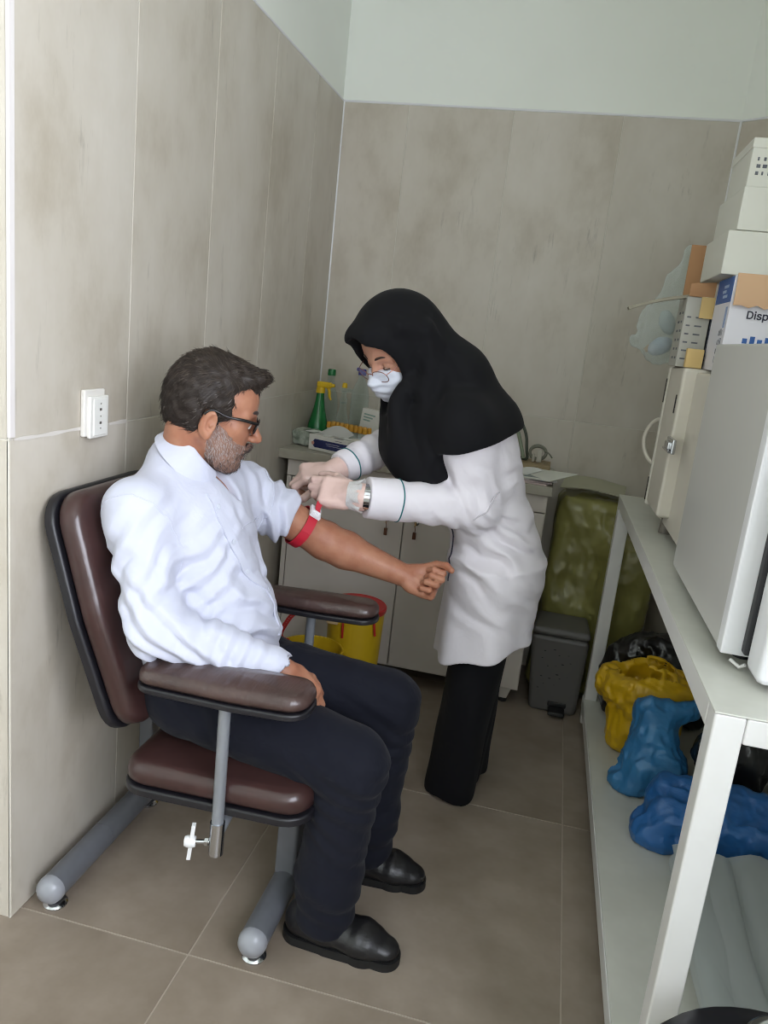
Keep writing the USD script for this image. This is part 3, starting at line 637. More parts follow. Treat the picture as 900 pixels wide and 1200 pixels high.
part('photo', sh((.93, -.435, z0+.0018), (1.01, -.44, z0+.002), (1.005, -.375, z0+.003), (.955, -.36, z0+.002), 4, None, .0008), M('cover_photo', (128, 140, 140), .4), t, False)
t2 = part('paper_sheet', sh((.885, -.40, z0+.004), (.94, -.425, z0+.004), (1.00, -.27, z0+.007), (.93, -.24, z0+.006), 8, lambda a, b: (0, 0, .004*math.sin(3*a)), .0008), m_paper, None, 40, 'loose white sheet lying on the magazine at the cabinet end', cat='paper')
for i in range(3):
    part('magazine', place(rbox((-.105, -.12, 0), (.105, .12, .006), .0015), .93+.004*i, -.325+.003*i, TZ+.0062*i, 6*i-8), M(f'magazine_edge{i}', ((214, 196, 192), (196, 180, 176), (208, 204, 198))[i], .5), None, 35,
         ('pinkish magazine, bottom one under the pile on the cabinet', 'grey-pink magazine, second from the bottom of the pile on the cabinet', 'off-white magazine right under the green-print one')[i], cat='magazine', group='magazines at the cabinet end')
part('tray', [rbox((.86, -.20, TZ), (1.02, -.06, TZ+.035), .004)], M('brown_tray', (150, 132, 98), .6), None, 35, 'low tan cardboard box against the wall under the hose', cat='box')
t = thing('hose', 'looped grey-green rubber hose with a pale clamp against the back wall', 'hose', (.93, -.12, TZ+.036))
hz = TZ+.036
part('outer_tube', tube(spline([(.80, -.13, 1.09), (.85, -.12, 1.10), (.885, -.12, 1.06), (.912, -.12, 1.0), (.92, -.12, .95), (.925, -.12, hz+.012), (.90, -.14, hz+.010)], 40), .0062, 10), M('hose_dark', (74, 80, 68), .35), t, 50)
part('inner_tube', tube(spline([(.80, -.145, 1.055), (.845, -.14, 1.065), (.878, -.14, 1.02), (.896, -.14, .97), (.905, -.14, hz+.03), (.91, -.14, hz+.009)], 36), .0072, 10), M('hose_pale', (136, 146, 124), .3), t, 50)
part('coil', tube([(.965+.032*math.cos(a), -.135+.02*math.sin(a)*.6, hz+.034+.026*math.sin(a)+.004*a/6) for a in np.linspace(0, 4*np.pi, 50)], .0055, 8), M('hose_mid', (112, 112, 96), .35), t, 50)
part('clamp', [rbox((.962, -.165, hz+.004), (.982, -.145, hz+.05), .003), rbox((.944, -.16, hz+.002), (.955, -.148, hz+.034), .003)], M('pale_clamp', (186, 182, 168), .4), t, 40)
part('tail', tube(spline([(.985, -.14, hz+.05), (1.0, -.14, hz+.045), (1.022, -.14, hz+.024)], 8), .003, 8), M('hose_mid', (112, 112, 96)), t, 50)

# ================================================================== BUCKETS, BAG, BIN
m_bk = M('bucket_yellow', (206, 172, 32), .38, var=.2, vscale=9, col2=(180, 146, 24))
m_red = M('bucket_red', (186, 38, 36), .38)
t = thing('sharps_bucket', 'yellow sharps bucket with a red lid in front of the cabinet', 'bucket', (.445, -.775, 0))
cx, cyb = .440, -.762
part('pail', lathe([(0, 0), (.084, 0), (.086, .004), (.099, .412), (0, .412)], 36, (cx, cyb, 0)), m_bk, t, 40)
part('lid', lathe([(0, -.004), (.101, -.004), (.104, 0), (.104, .013), (.100, .017), (.09, .014), (.0, .016)], 40, (cx, cyb, .412)), m_red, t, 40)
for a0, dz in ((-100, .085), (-42, .07)):
    a0 = math.radians(a0); c_, s_ = math.cos(a0), math.sin(a0); R_ = .104
    part('lid_strap', tube([(cx+R_*c_, cyb+R_*s_, .419), (cx+(R_+.004)*c_, cyb+(R_+.004)*s_, .403), (cx+(R_-.002)*c_+.012*(a0 > -1.2), cyb+(R_-.002)*s_, .419-dz)], .0042, 8), m_red, t, 40)
part('finger_tab', rbox((.362, -.864, .375), (.402, -.848, .391), .004), M('tab_tan', (204, 178, 138), .5), t, 40)
t = thing('waste_bucket', 'open yellow bucket with a red carry strap beside the chair', 'bucket', (.355, -.98, 0))
cx, cyb = .352, -.985
part('pail', lathe([(0, 0), (.084, 0), (.086, .004), (.104, .325), (.107, .327), (.107, .333), (.101, .333), (.10, .32), (.084, .010), (0, .010)], 40, (cx, cyb, 0)), m_bk, t, 40)
st = spline([(.262, -.952, .327), (.245, -.985, .358), (.262, -1.0, .40), (.30, -1.005, .455), (.335, -1.005, .47), (.37, -1.0, .455)], 26)
lk = []
for i in range(0, 25):
    c, d = (st[i]+st[i+1])/2, st[i+1]-st[i]; d = d/np.linalg.norm(d); up = V([0, 1, 0.]); s2 = np.cross(d, up); s2 /= np.linalg.norm(s2)
    lk.append(tube([c+d*.0085*math.cos(a)+s2*.006*math.sin(a) for a in np.linspace(0, 2*np.pi, 12, endpoint=False)], .0024, 6, closed=True, cap=False))
part('carry_strap', lk, m_red, t, 40)

m_olive = M('olive_bag', (150, 146, 84), .3, var=.8, vscale=4, col2=(118, 112, 62), bump=.004, bscale=9, coat_weight=.2, coat_roughness=.2, transmission_weight=.0)
def fold(P, seed=0, f1=6., a1=.012, f2=17., a2=.006):
    P = P+.05*np.stack([meshkit.noise(P*7, seed+20+i) for i in range(3)], 1); n = meshkit.noise(P*f1*V([1, 1, .7]), seed); n2 = meshkit.noise(P*f2*V([1, 1, .8]), seed+9)
    return a1*(np.abs(n-.5)*2-.4)+a2*(np.abs(n2-.5)*2-.4)
def crumpled(P, seed, a):
    q = P+.03*np.stack([meshkit.noise(P*11, seed+i) for i in range(3)], 1); n = meshkit.noise(q*V([24, 24, 12]), seed+4); n2 = meshkit.noise(q*V([50, 50, 30]), seed+6)
    return a*(np.abs(n-.5)*2-.35)+a*.5*(np.abs(n2-.5)*2-.35)
t = thing('waste_bag', 'large olive plastic bag standing between the cabinet and the rack', 'bag', (1.25, -.2, 0))
b = Body(); b.box((1.195, -.125, .40), (.125, .095, .41), .04, RY(1.5), .02); b.box((1.37, -.17, .34), (.10, .10, .33), .05, k=.05)
mg = b.mesh((1.0, -.38, -.02), (1.56, -.005, .87), .007, lambda P: fold(P, 4, 5, .026, 13, .008)+crumpled(P, 3, .009), 1)
v, f = arr(mg); v[:, 2] = np.clip(v[:, 2], .001, .822+.012*np.sin(v[:, 0]*38)); v[:, 1] = np.minimum(v[:, 1], -.012); v[:, 0] = np.maximum(v[:, 0], 1.046); v[:, 1] = np.where(v[:, 2] < .36, np.maximum(v[:, 1], -.235+np.clip(v[:, 0]-1.27, 0, .04)*-3), v[:, 1])
part('bag', trimesh.Trimesh(v, f, process=False), m_olive, t, 45)
part('foam_sheet', sh((1.07, -.20, .838), (1.31, -.21, .842), (1.33, -.04, .856), (1.09, -.03, .862), 8, lambda a, b: (0, 0, .008*math.sin(4*a)), .004), M('foam_sheet', (176, 174, 150), .6), t, 40)
# pedal bin
m_bin = M('bin_grey', (96, 94, 92), .42); m_binp = M('bin_print', (28, 28, 30), .5)
t = thing('pedal_bin', 'dark grey pedal bin with black flower print beside the rack post', 'bin', (1.16, -.36, 0))
a_ = [V([1.075, -.418, .0]), V([1.255, -.418, 0]), V([1.245, -.27, 0]), V([1.085, -.27, 0])]; b2 = [V([1.050, -.44, .315]), V([1.262, -.44, .315]), V([1.255, -.24, .315]), V([1.06, -.24, .315])]
def rhull(A, B, r): 
    s = m3.Manifold.sphere(r, 10); c = V(A+B).mean(0); return m3.Manifold.batch_hull([s.translate(p+np.sign(c-p)*r*V([1, 1, 1])) for p in A+B])
part('body', rhull(a_, b2, .018), m_bin, t, 40)
part('lid', rhull([p+V([0, 0, .0]) for p in b2], [p+V([0, 0, .032]) for p in b2], .014), m_bin, t, 40)
part('pedal', [rbox((1.150, -.472, .012), (1.212, -.415, .030), .006)], m_blk, t, 40); part('pedal_slot', rbox((1.146, -.425, .03), (1.216, -.412, .05), .004), m_blk, t, 40)
rf = np.random.default_rng(5); nfl = 0
fn_ = V([0, -1, -.07]); fn_ /= np.linalg.norm(fn_); fX = V([1., 0, 0]); fY = np.cross(fX, V([0, -1, 0.])); fY = V([0, -.07, 1.]); fY /= np.linalg.norm(fY)
flow = [(1.10, .255, .010), (1.135, .265, .011), (1.155, .245, .009), (1.17, .21, .013), (1.095, .225, .008), (1.12, .195, .008), (1.155, .165, .015), (1.13, .145, .013), (1.10, .15, .011), (1.095, .10, .009), (1.17, .15, .009), (1.19, .25, .007), (1.20, .22, .009), (1.15, .20, .005), (1.115, .12, .006), (1.155, .12, .006), (1.20, .16, .005)]
for x_, z_, s_ in flow:
    y_ = -.418-.022*z_/.315-.0008; n5 = 5; poly = [(s_*(.55+.45*math.cos(n5*a))*math.cos(a), s_*(.55+.45*math.cos(n5*a))*math.sin(a)) for a in np.linspace(0, 2*np.pi, 40, endpoint=False)]
    pl = sg.Polygon(poly).buffer(0); pl = pl.difference(sg.Point(0, 0).buffer(s_*.22)); 
    pl = max(pl.geoms, key=lambda q: q.area) if hasattr(pl, 'geoms') else pl
    part('flower_print', prism(pl, .0008, (x_, y_, z_), fX, fY), m_binp, t, False)

# ================================================================== UNDER THE RACK
def bag(name, label, catg, mat_, blobs, lo, hi, seed, vox=.0048, a=(8, .012, 19, .006), sm=0, floor=.1012, cut=None):
    b = Body()
    for q in blobs: q(b)
    mg = b.mesh(lo, hi, vox, lambda P: fold(P, seed, *a)+crumpled(P, seed, .016), sm); v, f = arr(mg); v[:, 2] = np.maximum(v[:, 2], floor)
    return part(name, trimesh.Trimesh(v, f, process=False), mat_, None, 45, label, cat=catg, group='trash bags under the rack')
m_yb = M('yellow_bag', (214, 172, 20), .42, var=.4, vscale=9, col2=(176, 130, 12), bump=.003, bscale=30, coat_weight=.08)
m_bb = M('blue_bag', (54, 120, 168), .42, var=.5, vscale=7, col2=(34, 88, 140), bump=.003, bscale=30, coat_weight=.08)
m_bb2 = M('blue_bag_dark', (40, 98, 158), .42, var=.5, vscale=7, col2=(26, 70, 124), bump=.003, bscale=30, coat_weight=.08)
m_kb = M('black_bag', (20, 20, 22), .28, coat_weight=.3)
def openbag(b, c, rx, ry, z0, z1):      # round bag with rolled rim, hollow mouth
    c = V(c)
    b.cap((c[0], c[1], z0+rx*.6), (c[0], c[1], z1-.05), rx*.86, rx*.9, .03); b.box((c[0], c[1], z0+.05), (rx*.8, ry*.8, .05), .03, k=.04)
    def torus(P):
        q = P-V([c[0], c[1], z1-.035]); q = q/V([rx, ry, 1.]); r = np.hypot(q[:, 0], q[:, 1])-1; return np.hypot(r*min(rx, ry), q[:, 2]*.62)-.028
    b.add(torus, .02); b.ell((c[0], c[1], z1+.0), (rx*.82, ry*.82, .075), k=.015, mode='s')
bag('trash_bag', 'yellow plastic trash bag with a rolled open mouth under the rack', 'bag', m_yb, [lambda b: openbag(b, (1.445, -.745, 0), .125, .095, .1, .345)], (1.27, -.92, .08), (1.66, -.56, .42), 11, .0055)
bag('trash_bag', 'light blue plastic trash bag with a twisted top under the rack', 'bag', m_bb, [lambda b: b.cap((1.455, -.99, .19), (1.44, -.96, .30), .085, .055, .04), lambda b: b.box((1.455, -1.0, .15), (.085, .075, .05), .03, k=.04), lambda b: b.cap((1.41, -.965, .335), (1.55, -.93, .34), .030, .026, .03), lambda b: b.ell((1.385, -1.02, .125), (.05, .05, .03), k=.02)], (1.29, -1.14, .08), (1.66, -.82, .42), 12, .0055)
bag('trash_bag', 'darker blue plastic trash bag lying nearest the clear sheets under the rack', 'bag', m_bb2, [lambda b: b.box((1.585, -1.245, .165), (.165, .085, .07), .05, k=.04), lambda b: b.ell((1.44, -1.27, .135), (.065, .07, .04), k=.03), lambda b: b.cap((1.46, -1.20, .215), (1.72, -1.22, .225), .04, .04, .04)], (1.30, -1.42, .08), (1.80, -1.08, .36), 13, .006)
bag('trash_bag', 'black plastic trash bag bulging between the blue bags under the rack', 'bag', m_kb, [lambda b: b.ell((1.665, -1.015, .26), (.095, .085, .11), k=.03), lambda b: b.ell((1.59, -1.07, .285), (.05, .04, .055), k=.04), lambda b: b.box((1.66, -1.0, .17), (.08, .08, .07), .04, k=.03)], (1.42, -1.24, .08), (1.80, -.86, .42), 14, .006)
bag('trash_bag', 'black bag heaped in the dark rear corner under the rack', 'bag', m_kb, [lambda b: b.ell((1.50, -.50, .26), (.19, .075, .16), k=.03), lambda b: b.box((1.5, -.50, .16), (.18, .07, .06), .04, k=.03)], (1.28, -.68, .08), (1.76, -.38, .46), 15, .007)
m_film = clear('packing_film', col=(200, 204, 202), mixf=.32, rough=.25)
t = thing('plastic_roll', 'bundle of clear plastic sheeting lying on the lower rack shelf', 'plastic sheeting', (1.6, -1.7, ZB))
for i, (x_, r_) in enumerate(((1.50, .034), (1.565, .04), (1.635, .042), (1.71, .04))):
    ys = np.linspace(-2.08, -1.40, 16); P_ = [(x_+.012*math.sin(5*y+i), y, ZB+r_*1.06+.001) for y in ys]
    part('roll', tube(P_, r_*(1+.05*np.sin(ys*9+i)), 20), m_film, t, 50)
part('wrapper', sh((1.462, -2.09, ZB+.05), (1.758, -2.09, ZB+.088), (1.758, -1.39, ZB+.09), (1.465, -1.37, ZB+.06), 14, lambda a, b: (0, 0, .012*math.sin(12*a)+.004*math.sin(15*b)), .0012), m_film, t, 50)

# ================================================================== BOXES ON THE RACK
def S2(m, x, y, z, yaw=0):
    return S_(place(m, x, y, z, yaw))
m_ctn = M('white_carton', (214, 213, 202), .6, var=.15, vscale=5, col2=(196, 194, 182)); m_kraft = M('kraft_inside', (176, 132, 92), .75); m_kraft2 = M('kraft_pale', (206, 168, 132), .75)
OZ = 1.3488
t = thing('carton', 'white printed carton labelled Disposable with a torn brown flap', 'box', SO+SX*.3+SY*-1.15+V([0, 0, OZ]))
dx0, dy0, dy1, dz1 = .090, -1.20, -1.005, .228
part('box_body', S_(rbox((dx0, dy0, OZ), (.46, dy1, OZ+dz1), .002)), M('carton_print_white', (222, 220, 226), .5), t, 35)
part('side_print', S_(cbox((dx0-.0007, dy0+.002, OZ+dz1-.062), (dx0+.0002, dy1-.01, OZ+dz1-.002), .0002)), M('carton_blue', (44, 92, 160), .5), t, False)
part('print_letters', [S_(cbox((dx0-.0014, dy0+.05+.02*(i % 2), OZ+dz1-.05+.012*i), (dx0-.0006, dy0+.10+.01*(i % 2), OZ+dz1-.043+.012*i), .0002)) for i in range(3)], M('carton_pale_print', (168, 190, 216), .5), t, False)
part('blue_text', [S_(cbox((dx0-.0007, dy0+.02+.008*i, OZ+.105), (dx0+.0002, dy0+.024+.008*i, OZ+.105+.05), .0002)) for i in range(3)], M('carton_blue_pale', (140, 156, 190), .5), t, False)
part('side_marks', [S_(cbox((dx0-.0007, dy0+.03+.012*(i % 4)+.002*math.sin(7*i), OZ+.02+.022*(i//4)), (dx0+.0002, dy0+.034+.012*(i % 4), OZ+.034+.022*(i//4)+.003*math.sin(5*i)), .0002)) for i in range(16)], m_ink, t, False)
part('flap', S_(sheet(V([[[dx0+.004+.27*a, dy0-.004-.004*math.sin(3*b)-.008*b, OZ+dz1+.004-.075*b+.004*math.sin(40*a)*(b > .8)] for b in np.linspace(0, 1, 7)] for a in np.linspace(0, 1, 16)]), .003)), m_kraft2, t, 40)
tx = meshkit.text_mesh('Disposable', .0175, .0008, bold=True); v, f = arr(tx)
part('lettering', trimesh.Trimesh(SO+SX*(dx0+.040)+SY*(dy0-.0012)+V([0, 0, OZ+.130])+v[:, :1]*SX+v[:, 1:2]*V([0, 0, 1.])+v[:, 2:]*-SY*-1*-1, f, process=False), M('dark_lettering', (44, 44, 60), .6), t, False)
part('picture', [S_(cbox((dx0+.043+.017*i, dy0-.0008, OZ+.072), (dx0+.054+.017*i, dy0+.0002, OZ+.072+.012+.006*(i % 2)), .0002)) for i in range(5)], M('carton_blue', ()), t, False)
# open brown-inside carton behind
t = thing('carton', 'grey-printed carton standing open with a long flap sticking out over the rack end', 'box', SO+SX*.16+SY*-.9+V([0, 0, OZ]))
part('box_body', S_(rbox((.022, -.985, OZ), (.088, -.85, OZ+.185), .002)), M('carton_grey', (176, 174, 164), .6), t, 35)
part('side_marks', [S_(cbox((.0213, -.965+.05*(i % 2)+.004*math.sin(4*i), OZ+.02+.024*(i//2)), (.0222, -.945+.05*(i % 2), OZ+.026+.024*(i//2)), .0002)) for i in range(12)]+[S_(cbox((.030+.022*(i % 2), -.9857, OZ+.02+.022*(i//2)), (.044+.022*(i % 2)+.004*math.sin(3*i), -.9848, OZ+.024+.022*(i//2)), .0002)) for i in range(12)], m_ink, t, False)
part('side_flap', S_(sheet(V([[[.030-.150*a, -.965+.02*a+.05*b, OZ+.187-.046*a+.006*math.sin(3*a)] for b in np.linspace(0, 1, 3)] for a in np.linspace(0, 1, 10)]), .008)), M('flap_edge', (150, 144, 126), .7), t, 40)
part('back_flap', S_(sheet(V([[[.026+.056*a, -.856, OZ+.187+.145*b] for b in np.linspace(0, 1, 5)] for a in np.linspace(0, 1, 4)]), .004)), m_kraft, t, 40)
part('front_flap', S_(sheet(V([[[.024+.064*a, -.988-.010*b*(1-b), OZ+.187+.038*b*(.8+.2*a)] for b in np.linspace(0, 1, 5)] for a in np.linspace(0, 1, 5)]), .004)), m_kraft, t, 40)
part('side_tab', S_(sheet(V([[[.058+.034*a, -.989-.004*b, OZ+.186-.055*b] for b in np.linspace(0, 1, 4)] for a in np.linspace(0, 1, 4)]), .003)), M('kraft_yellow', (212, 182, 122), .75), t, 40)
part('carton_block', S_(rbox((.040, -1.03, OZ), (.083, -1.008, OZ+.05), .002)), M('kraft_yellow', ()), None, 35, 'small pale yellow card block on the oven beside the printed carton', cat='box')
part('binder', S_(rbox((.0905, -.99, OZ+.0), (.104, -.90, OZ+.16), .002)), M('dark_binder', (46, 48, 62), .5), None, 35, 'thin dark folder wedged upright between the cartons', cat='folder')
# stacked white cartons above
def ctn(label, x0, x1, y0, y1, z0, z1, yaw=0, seam=True):
    cxm = V([(x0+x1)/2, (y0+y1)/2]); t = thing('carton', label, 'box', SO+SX*cxm[0]+SY*cxm[1]+V([0, 0, z0]), 'white cartons stacked above the oven')
    part('box_body', S2(rbox((x0-cxm[0], y0-cxm[1], 0), (x1-cxm[0], y1-cxm[1], z1-z0), .003), *cxm, z0, yaw), m_ctn, t, 35)
    if seam: part('lid_edge', S2(rbox((x0-cxm[0]-.002, y0-cxm[1]-.002, z1-z0-.022), (x1-cxm[0]+.002, y1-cxm[1]+.002, z1-z0+.001), .002), *cxm, z0, yaw), m_ctn, t, 35)
    return t
ctn('plain white carton on the Disposable carton, lowest of the upper stack', .060, .46, -1.17, -.885, OZ+dz1+.002, OZ+dz1+.104, 0, False)
ctn('plain white carton in the middle of the upper stack', .075, .45, -1.16, -.89, OZ+dz1+.106, OZ+dz1+.205, 1, False)
zt_ = OZ+dz1+.207
t = ctn('white carton with green logo print on top of the stack', .085, .44, -1.13, -.90, zt_, zt_+.112, 0)
part('marks', [S_(cbox((.100+.014*(i % 3), -1.1308, zt_+.03+.016*(i//3)), (.107+.014*(i % 3)+.003*math.sin(5*i), -1.1295, zt_+.038+.016*(i//3)), .0002)) for i in range(9)], m_ink, t, False)
part('logo', S_([move(cbox((.148, -1.1310, zt_+.002), (.182, -1.1292, zt_+.048), .0003)), move(lathe([(0, 0), (.017, 0), (.017, .0016), (0, .0016)], 16, (.165, -1.1293, zt_+.058), (0, -1, 0)))]), M('green_logo', (62, 140, 70), .5), t, 35)
# bag of supplies hanging over the rear of the oven
t = thing('supply_bag', 'clear plastic bag of wrapped supplies hanging beside the open carton', 'bag', SO+SX*0+SY*-.68+V([0, 0, 1.32]))
b = Body(); b.cap((1.318, -.775, 1.672), (1.29, -.735, 1.47), .014, .060, .02, flat=((.4, .9, 0), .5)); b.cap((1.285, -.735, 1.46), (1.285, -.73, 1.405), .062, .05, .03, flat=((.4, .9, 0), .6)); b.cap((1.27, -.72, 1.42), (1.212, -.70, 1.412), .046, .014, .03)
mg = b.mesh((1.15, -.84, 1.32), (1.42, -.60, 1.71), .0045, lambda P: crumpled(P, 21, .012)+fold(P, 5, 14, .008, 30, .004), 1); part('film', mg, clear('supply_film', col=(240, 244, 244), mixf=.13, rough=.12, edge=.45, bump=.004, bscale=12), t, 45)
def crm(c, r, seed, m, nm):
    b = Body(); b.ell(SO+SX*c[0]+SY*c[1]+V([0, 0, c[2]]), r, RZ(20)@RY(-25), .01); part(nm, b.mesh(V(SO+SX*c[0]+SY*c[1]+V([0, 0, c[2]]))-.09, V(SO+SX*c[0]+SY*c[1]+V([0, 0, c[2]]))+.09, .005, lambda P: fold(P, seed, 20, .008, 50, .004), 1), m, t, 45)
crm((.005, -.725, 1.40), (.038, .018, .024), 31, M('supply_white', (206, 210, 216), .5, var=.5, vscale=20, col2=(150, 164, 190)), 'wrapped_supply'); crm((.012, -.735, 1.47), (.022, .015, .035), 32, M('supply_grey', (176, 182, 180), .5), 'wrapped_supply')
part('supply_tip', S_(tube([(-.035, -.725, 1.383), (-.022, -.725, 1.398)], .008, 10)), M('supply_tan', (192, 160, 120), .6), t, 40)

# black stool at the lower edge of the view
t = thing('stool', 'black padded stool with a chrome ring in front of the rack', 'stool', (1.52, -2.46, 0))
part('seat', lathe([(0, -.05), (.19, -.05), (.215, -.035), (.222, -.012), (.212, .004), (.18, .010), (0, .012)], 48, (1.45, -2.40, .440)), M('black_vinyl', (24, 24, 30), .35), t, 50)
part('seat_ring', tube([(1.455+.055*math.cos(a), -2.28+.055*math.sin(a), .462) for a in np.linspace(0, 2*np.pi, 40, endpoint=False)], .009, 10, closed=True, cap=False), m_chrome, t, 50)
part('column', tube([(1.44, -2.39, .05), (1.44, -2.39, .41)], .025, 16), m_chrome, t, 40)
for i in range(5):
    a = 2*np.pi*i/5; part('leg', tube([(1.44, -2.39, .075), (1.44+.2*math.cos(a), -2.39+.2*math.sin(a), .05)], [.018, .012], 10), m_chrome, t, 40)
    part('caster', lathe([(0, -.012), (.024, -.012), (.026, 0), (.024, .012), (0, .012)], 16, (1.44+.2*math.cos(a), -2.39+.2*math.sin(a), .026), (-math.sin(a), math.cos(a), 0)), m_blk, t, 40)
# ================================================================== PEOPLE
def skin(name, col, col2):
    c, c2 = lin(col), lin(col2)
    return usdkit.material(stage, f'/World/Looks/{name}', {'t': ('texture_coordinate', {}), 'n': ('noise_texture', dict(scale=26., detail=4.)), 'r': ('rgb_ramp', dict(ramp=[(.35, tuple(c)), (.7, tuple(c2))])),
        'n2': ('noise_texture', dict(scale=420., detail=2.)), 'b': ('bump', dict(strength=.5, distance=.0006)),
        'p': ('principled_bsdf', dict(roughness=.46, subsurface_weight=.12, subsurface_radius=(1., .35, .2), subsurface_scale=.008, specular_ior_level=.4))},
        [('t.object', 'n.vector'), ('n.fac', 'r.fac'), ('r.color', 'p.base_color'), ('t.object', 'n2.vector'), ('n2.fac', 'b.height'), ('b.normal', 'p.normal')], surface='p.BSDF')
def cloth(name, col, weave=900., rough=.85, bump=.0004, sheen=.15, big=0.):
    c = lin(col); N = {'t': ('texture_coordinate', {}), 'n': ('noise_texture', dict(scale=weave, detail=1.)), 'b': ('bump', dict(strength=.5, distance=bump)),
        'p': ('principled_bsdf', dict(base_color=tuple(c), roughness=rough, sheen_weight=sheen, specular_ior_level=.25))}
    L = [('t.object', 'n.vector'), ('n.fac', 'b.height'), ('b.normal', 'p.normal')]
    if big:
        N['n3'] = ('noise_texture', dict(scale=17., detail=3., distortion=.6)); N['b2'] = ('bump', dict(strength=1., distance=big)); L += [('t.object', 'n3.vector'), ('n3.fac', 'b2.height'), ('b2.normal', 'b.normal')]
    return usdkit.material(stage, f'/World/Looks/{name}', N, L, surface='p.BSDF')
def hand(B, w, d, p, side, curls, thumb, s=1.0, k=.006, palm=True, spread=0.):
    """hand into Body B: wrist w, d towards the fingers, p palm direction, side +1 left / -1 right; curls: 4 x 3 angles (deg) from d towards p; thumb: directions in (d, t, p)"""
    d = V(d, float); d /= np.linalg.norm(d); p = V(p, float); p = p-d*(p@d); p /= np.linalg.norm(p); t = np.cross(p, d)*side; R = np.stack([d, t, p], 1); w = V(w, float); tips = []
    X = lambda a, b, c: w+R@(V([a, b, c])*s)
    B.cap(X(-.01, 0, 0), X(.03, 0, 0), .024*s, .025*s, .012, flat=(p, .8)); B.box(X(.052, 0, 0), V([.042, .041, .0145])*s, .0135*s, R, .014)
    B.cap(X(.012, .020, .006), X(.052, .036, .011), .016*s, .014*s, .012); B.cap(X(.015, -.024, .004), X(.06, -.03, .006), .013*s, .012*s, .01)
    L = [(.042, .026, .022), (.046, .030, .023), (.043, .028, .022), (.034, .021, .019)]; off = [(.090, .029), (.094, .0098), (.089, -.0095), (.080, -.0275)]; rad = [.0098, .0100, .0096, .0086]
    for i in range(4):
        q = X(off[i][0]-.008, off[i][1], -.001); a = 0; sp = math.radians(spread*(1.5-i)); r0 = rad[i]*s; dd = d*math.cos(sp)+t*math.sin(sp)
        for j in range(3):
            a += math.radians(curls[i][j]); v = dd*math.cos(a)+p*math.sin(a); q2 = q+v*L[i][j]*s; r1 = r0*(.93 if j < 2 else .86)
            B.cap(q, q2, r0, r1, k if j == 0 else .0028); q, r0 = q2, r1
        tips.append(q)
    q = X(.036, .034, .008); r0 = .0125*s
    for v, l in zip(thumb, (.040, .032, .026)):
        v = R@V(v, float); v /= np.linalg.norm(v); q2 = q+v*l*s; B.cap(q, q2, r0, r0*.88, .006 if l > .035 else .003); q, r0 = q2, r0*.88
    tips.append(q); return tips
def head_ops(fem=False):
    L = Body(); f = .94 if fem else 1.
    L.ell((-.014, 0, .032), V([.098, .077, .090])*f); L.ell((.045, 0, .036), V([.044, .058, .055])*f, k=.03); L.ell((.036, 0, -.045), V([.057, .058*f, .076]), k=.03)
    for s in (1, -1):
        L.cap((-.012, s*.052*f, -.052), (.060, s*.017, -.101), .017, .0145, .025); L.cap((.052, s*.047*f, -.020), (.066, s*.036*f, -.026), .016, .012, .025)
        L.cap((.084, s*.010, .016), (.066, s*.050*f, .016), .0095, .009, .014)
    L.ell((.071, 0, -.103), (.018, .02, .016), k=.02)
    for s in (1, -1): L.ell((.093, s*.032, -.002), (.014, .018, .012), k=.012, mode='s')
    for s in (1, -1): L.ell((.0735, s*.032, -.002), (.0125, .0145, .0115), k=.004)
    L.cap((.089, 0, .008), (.113, 0, -.030), .0075, .0095, .012)
    for s in (1, -1): L.ell((.102, s*.0115, -.036), (.011, .0075, .0075), k=.006)
    L.ell((.115, 0, -.033), (.0095, .010, .009), k=.008)
    for s in (1, -1): L.ell((.106, s*.006, -.045), (.005, .0032, .004), k=.003, mode='s')
    L.ell((.0885, 0, -.064), (.0115, .024, .0062), k=.007); L.ell((.0865, 0, -.0755), (.0115, .020, .0072), k=.006)
    L.cap((.102, -.019, -.0700), (.102, .019, -.0700), .0022, k=.004, mode='s')
    for s in (1, -1):
        Re = RZ(s*22)@RX(s*-6)@RY(10); L.ell((-.010, s*.080, -.024), (.019, .0085, .032), Re, k=.006)
        L.ell((-.003, s*.0885, -.020), (.0115, .006, .020), Re, k=.005, mode='s'); L.ell((-.004, s*.0835, -.024), (.004, .004, .007), Re, k=.004)
        L.ell((-.006, s*.0815, -.049), (.009, .006, .010), Re, k=.006)
    return L
def head_frame(fwd, roll=0.):
    f = V(fwd, float); f /= np.linalg.norm(f); l = np.cross([0, 0, 1.], f); l /= np.linalg.norm(l); u = np.cross(f, l)
    if roll: a = math.radians(roll); l, u = l*math.cos(a)+u*math.sin(a), u*math.cos(a)-l*math.sin(a)
    return np.stack([f, l, u], 1)
def local(L, c, R): return lambda P: L.val((P-c)@R)
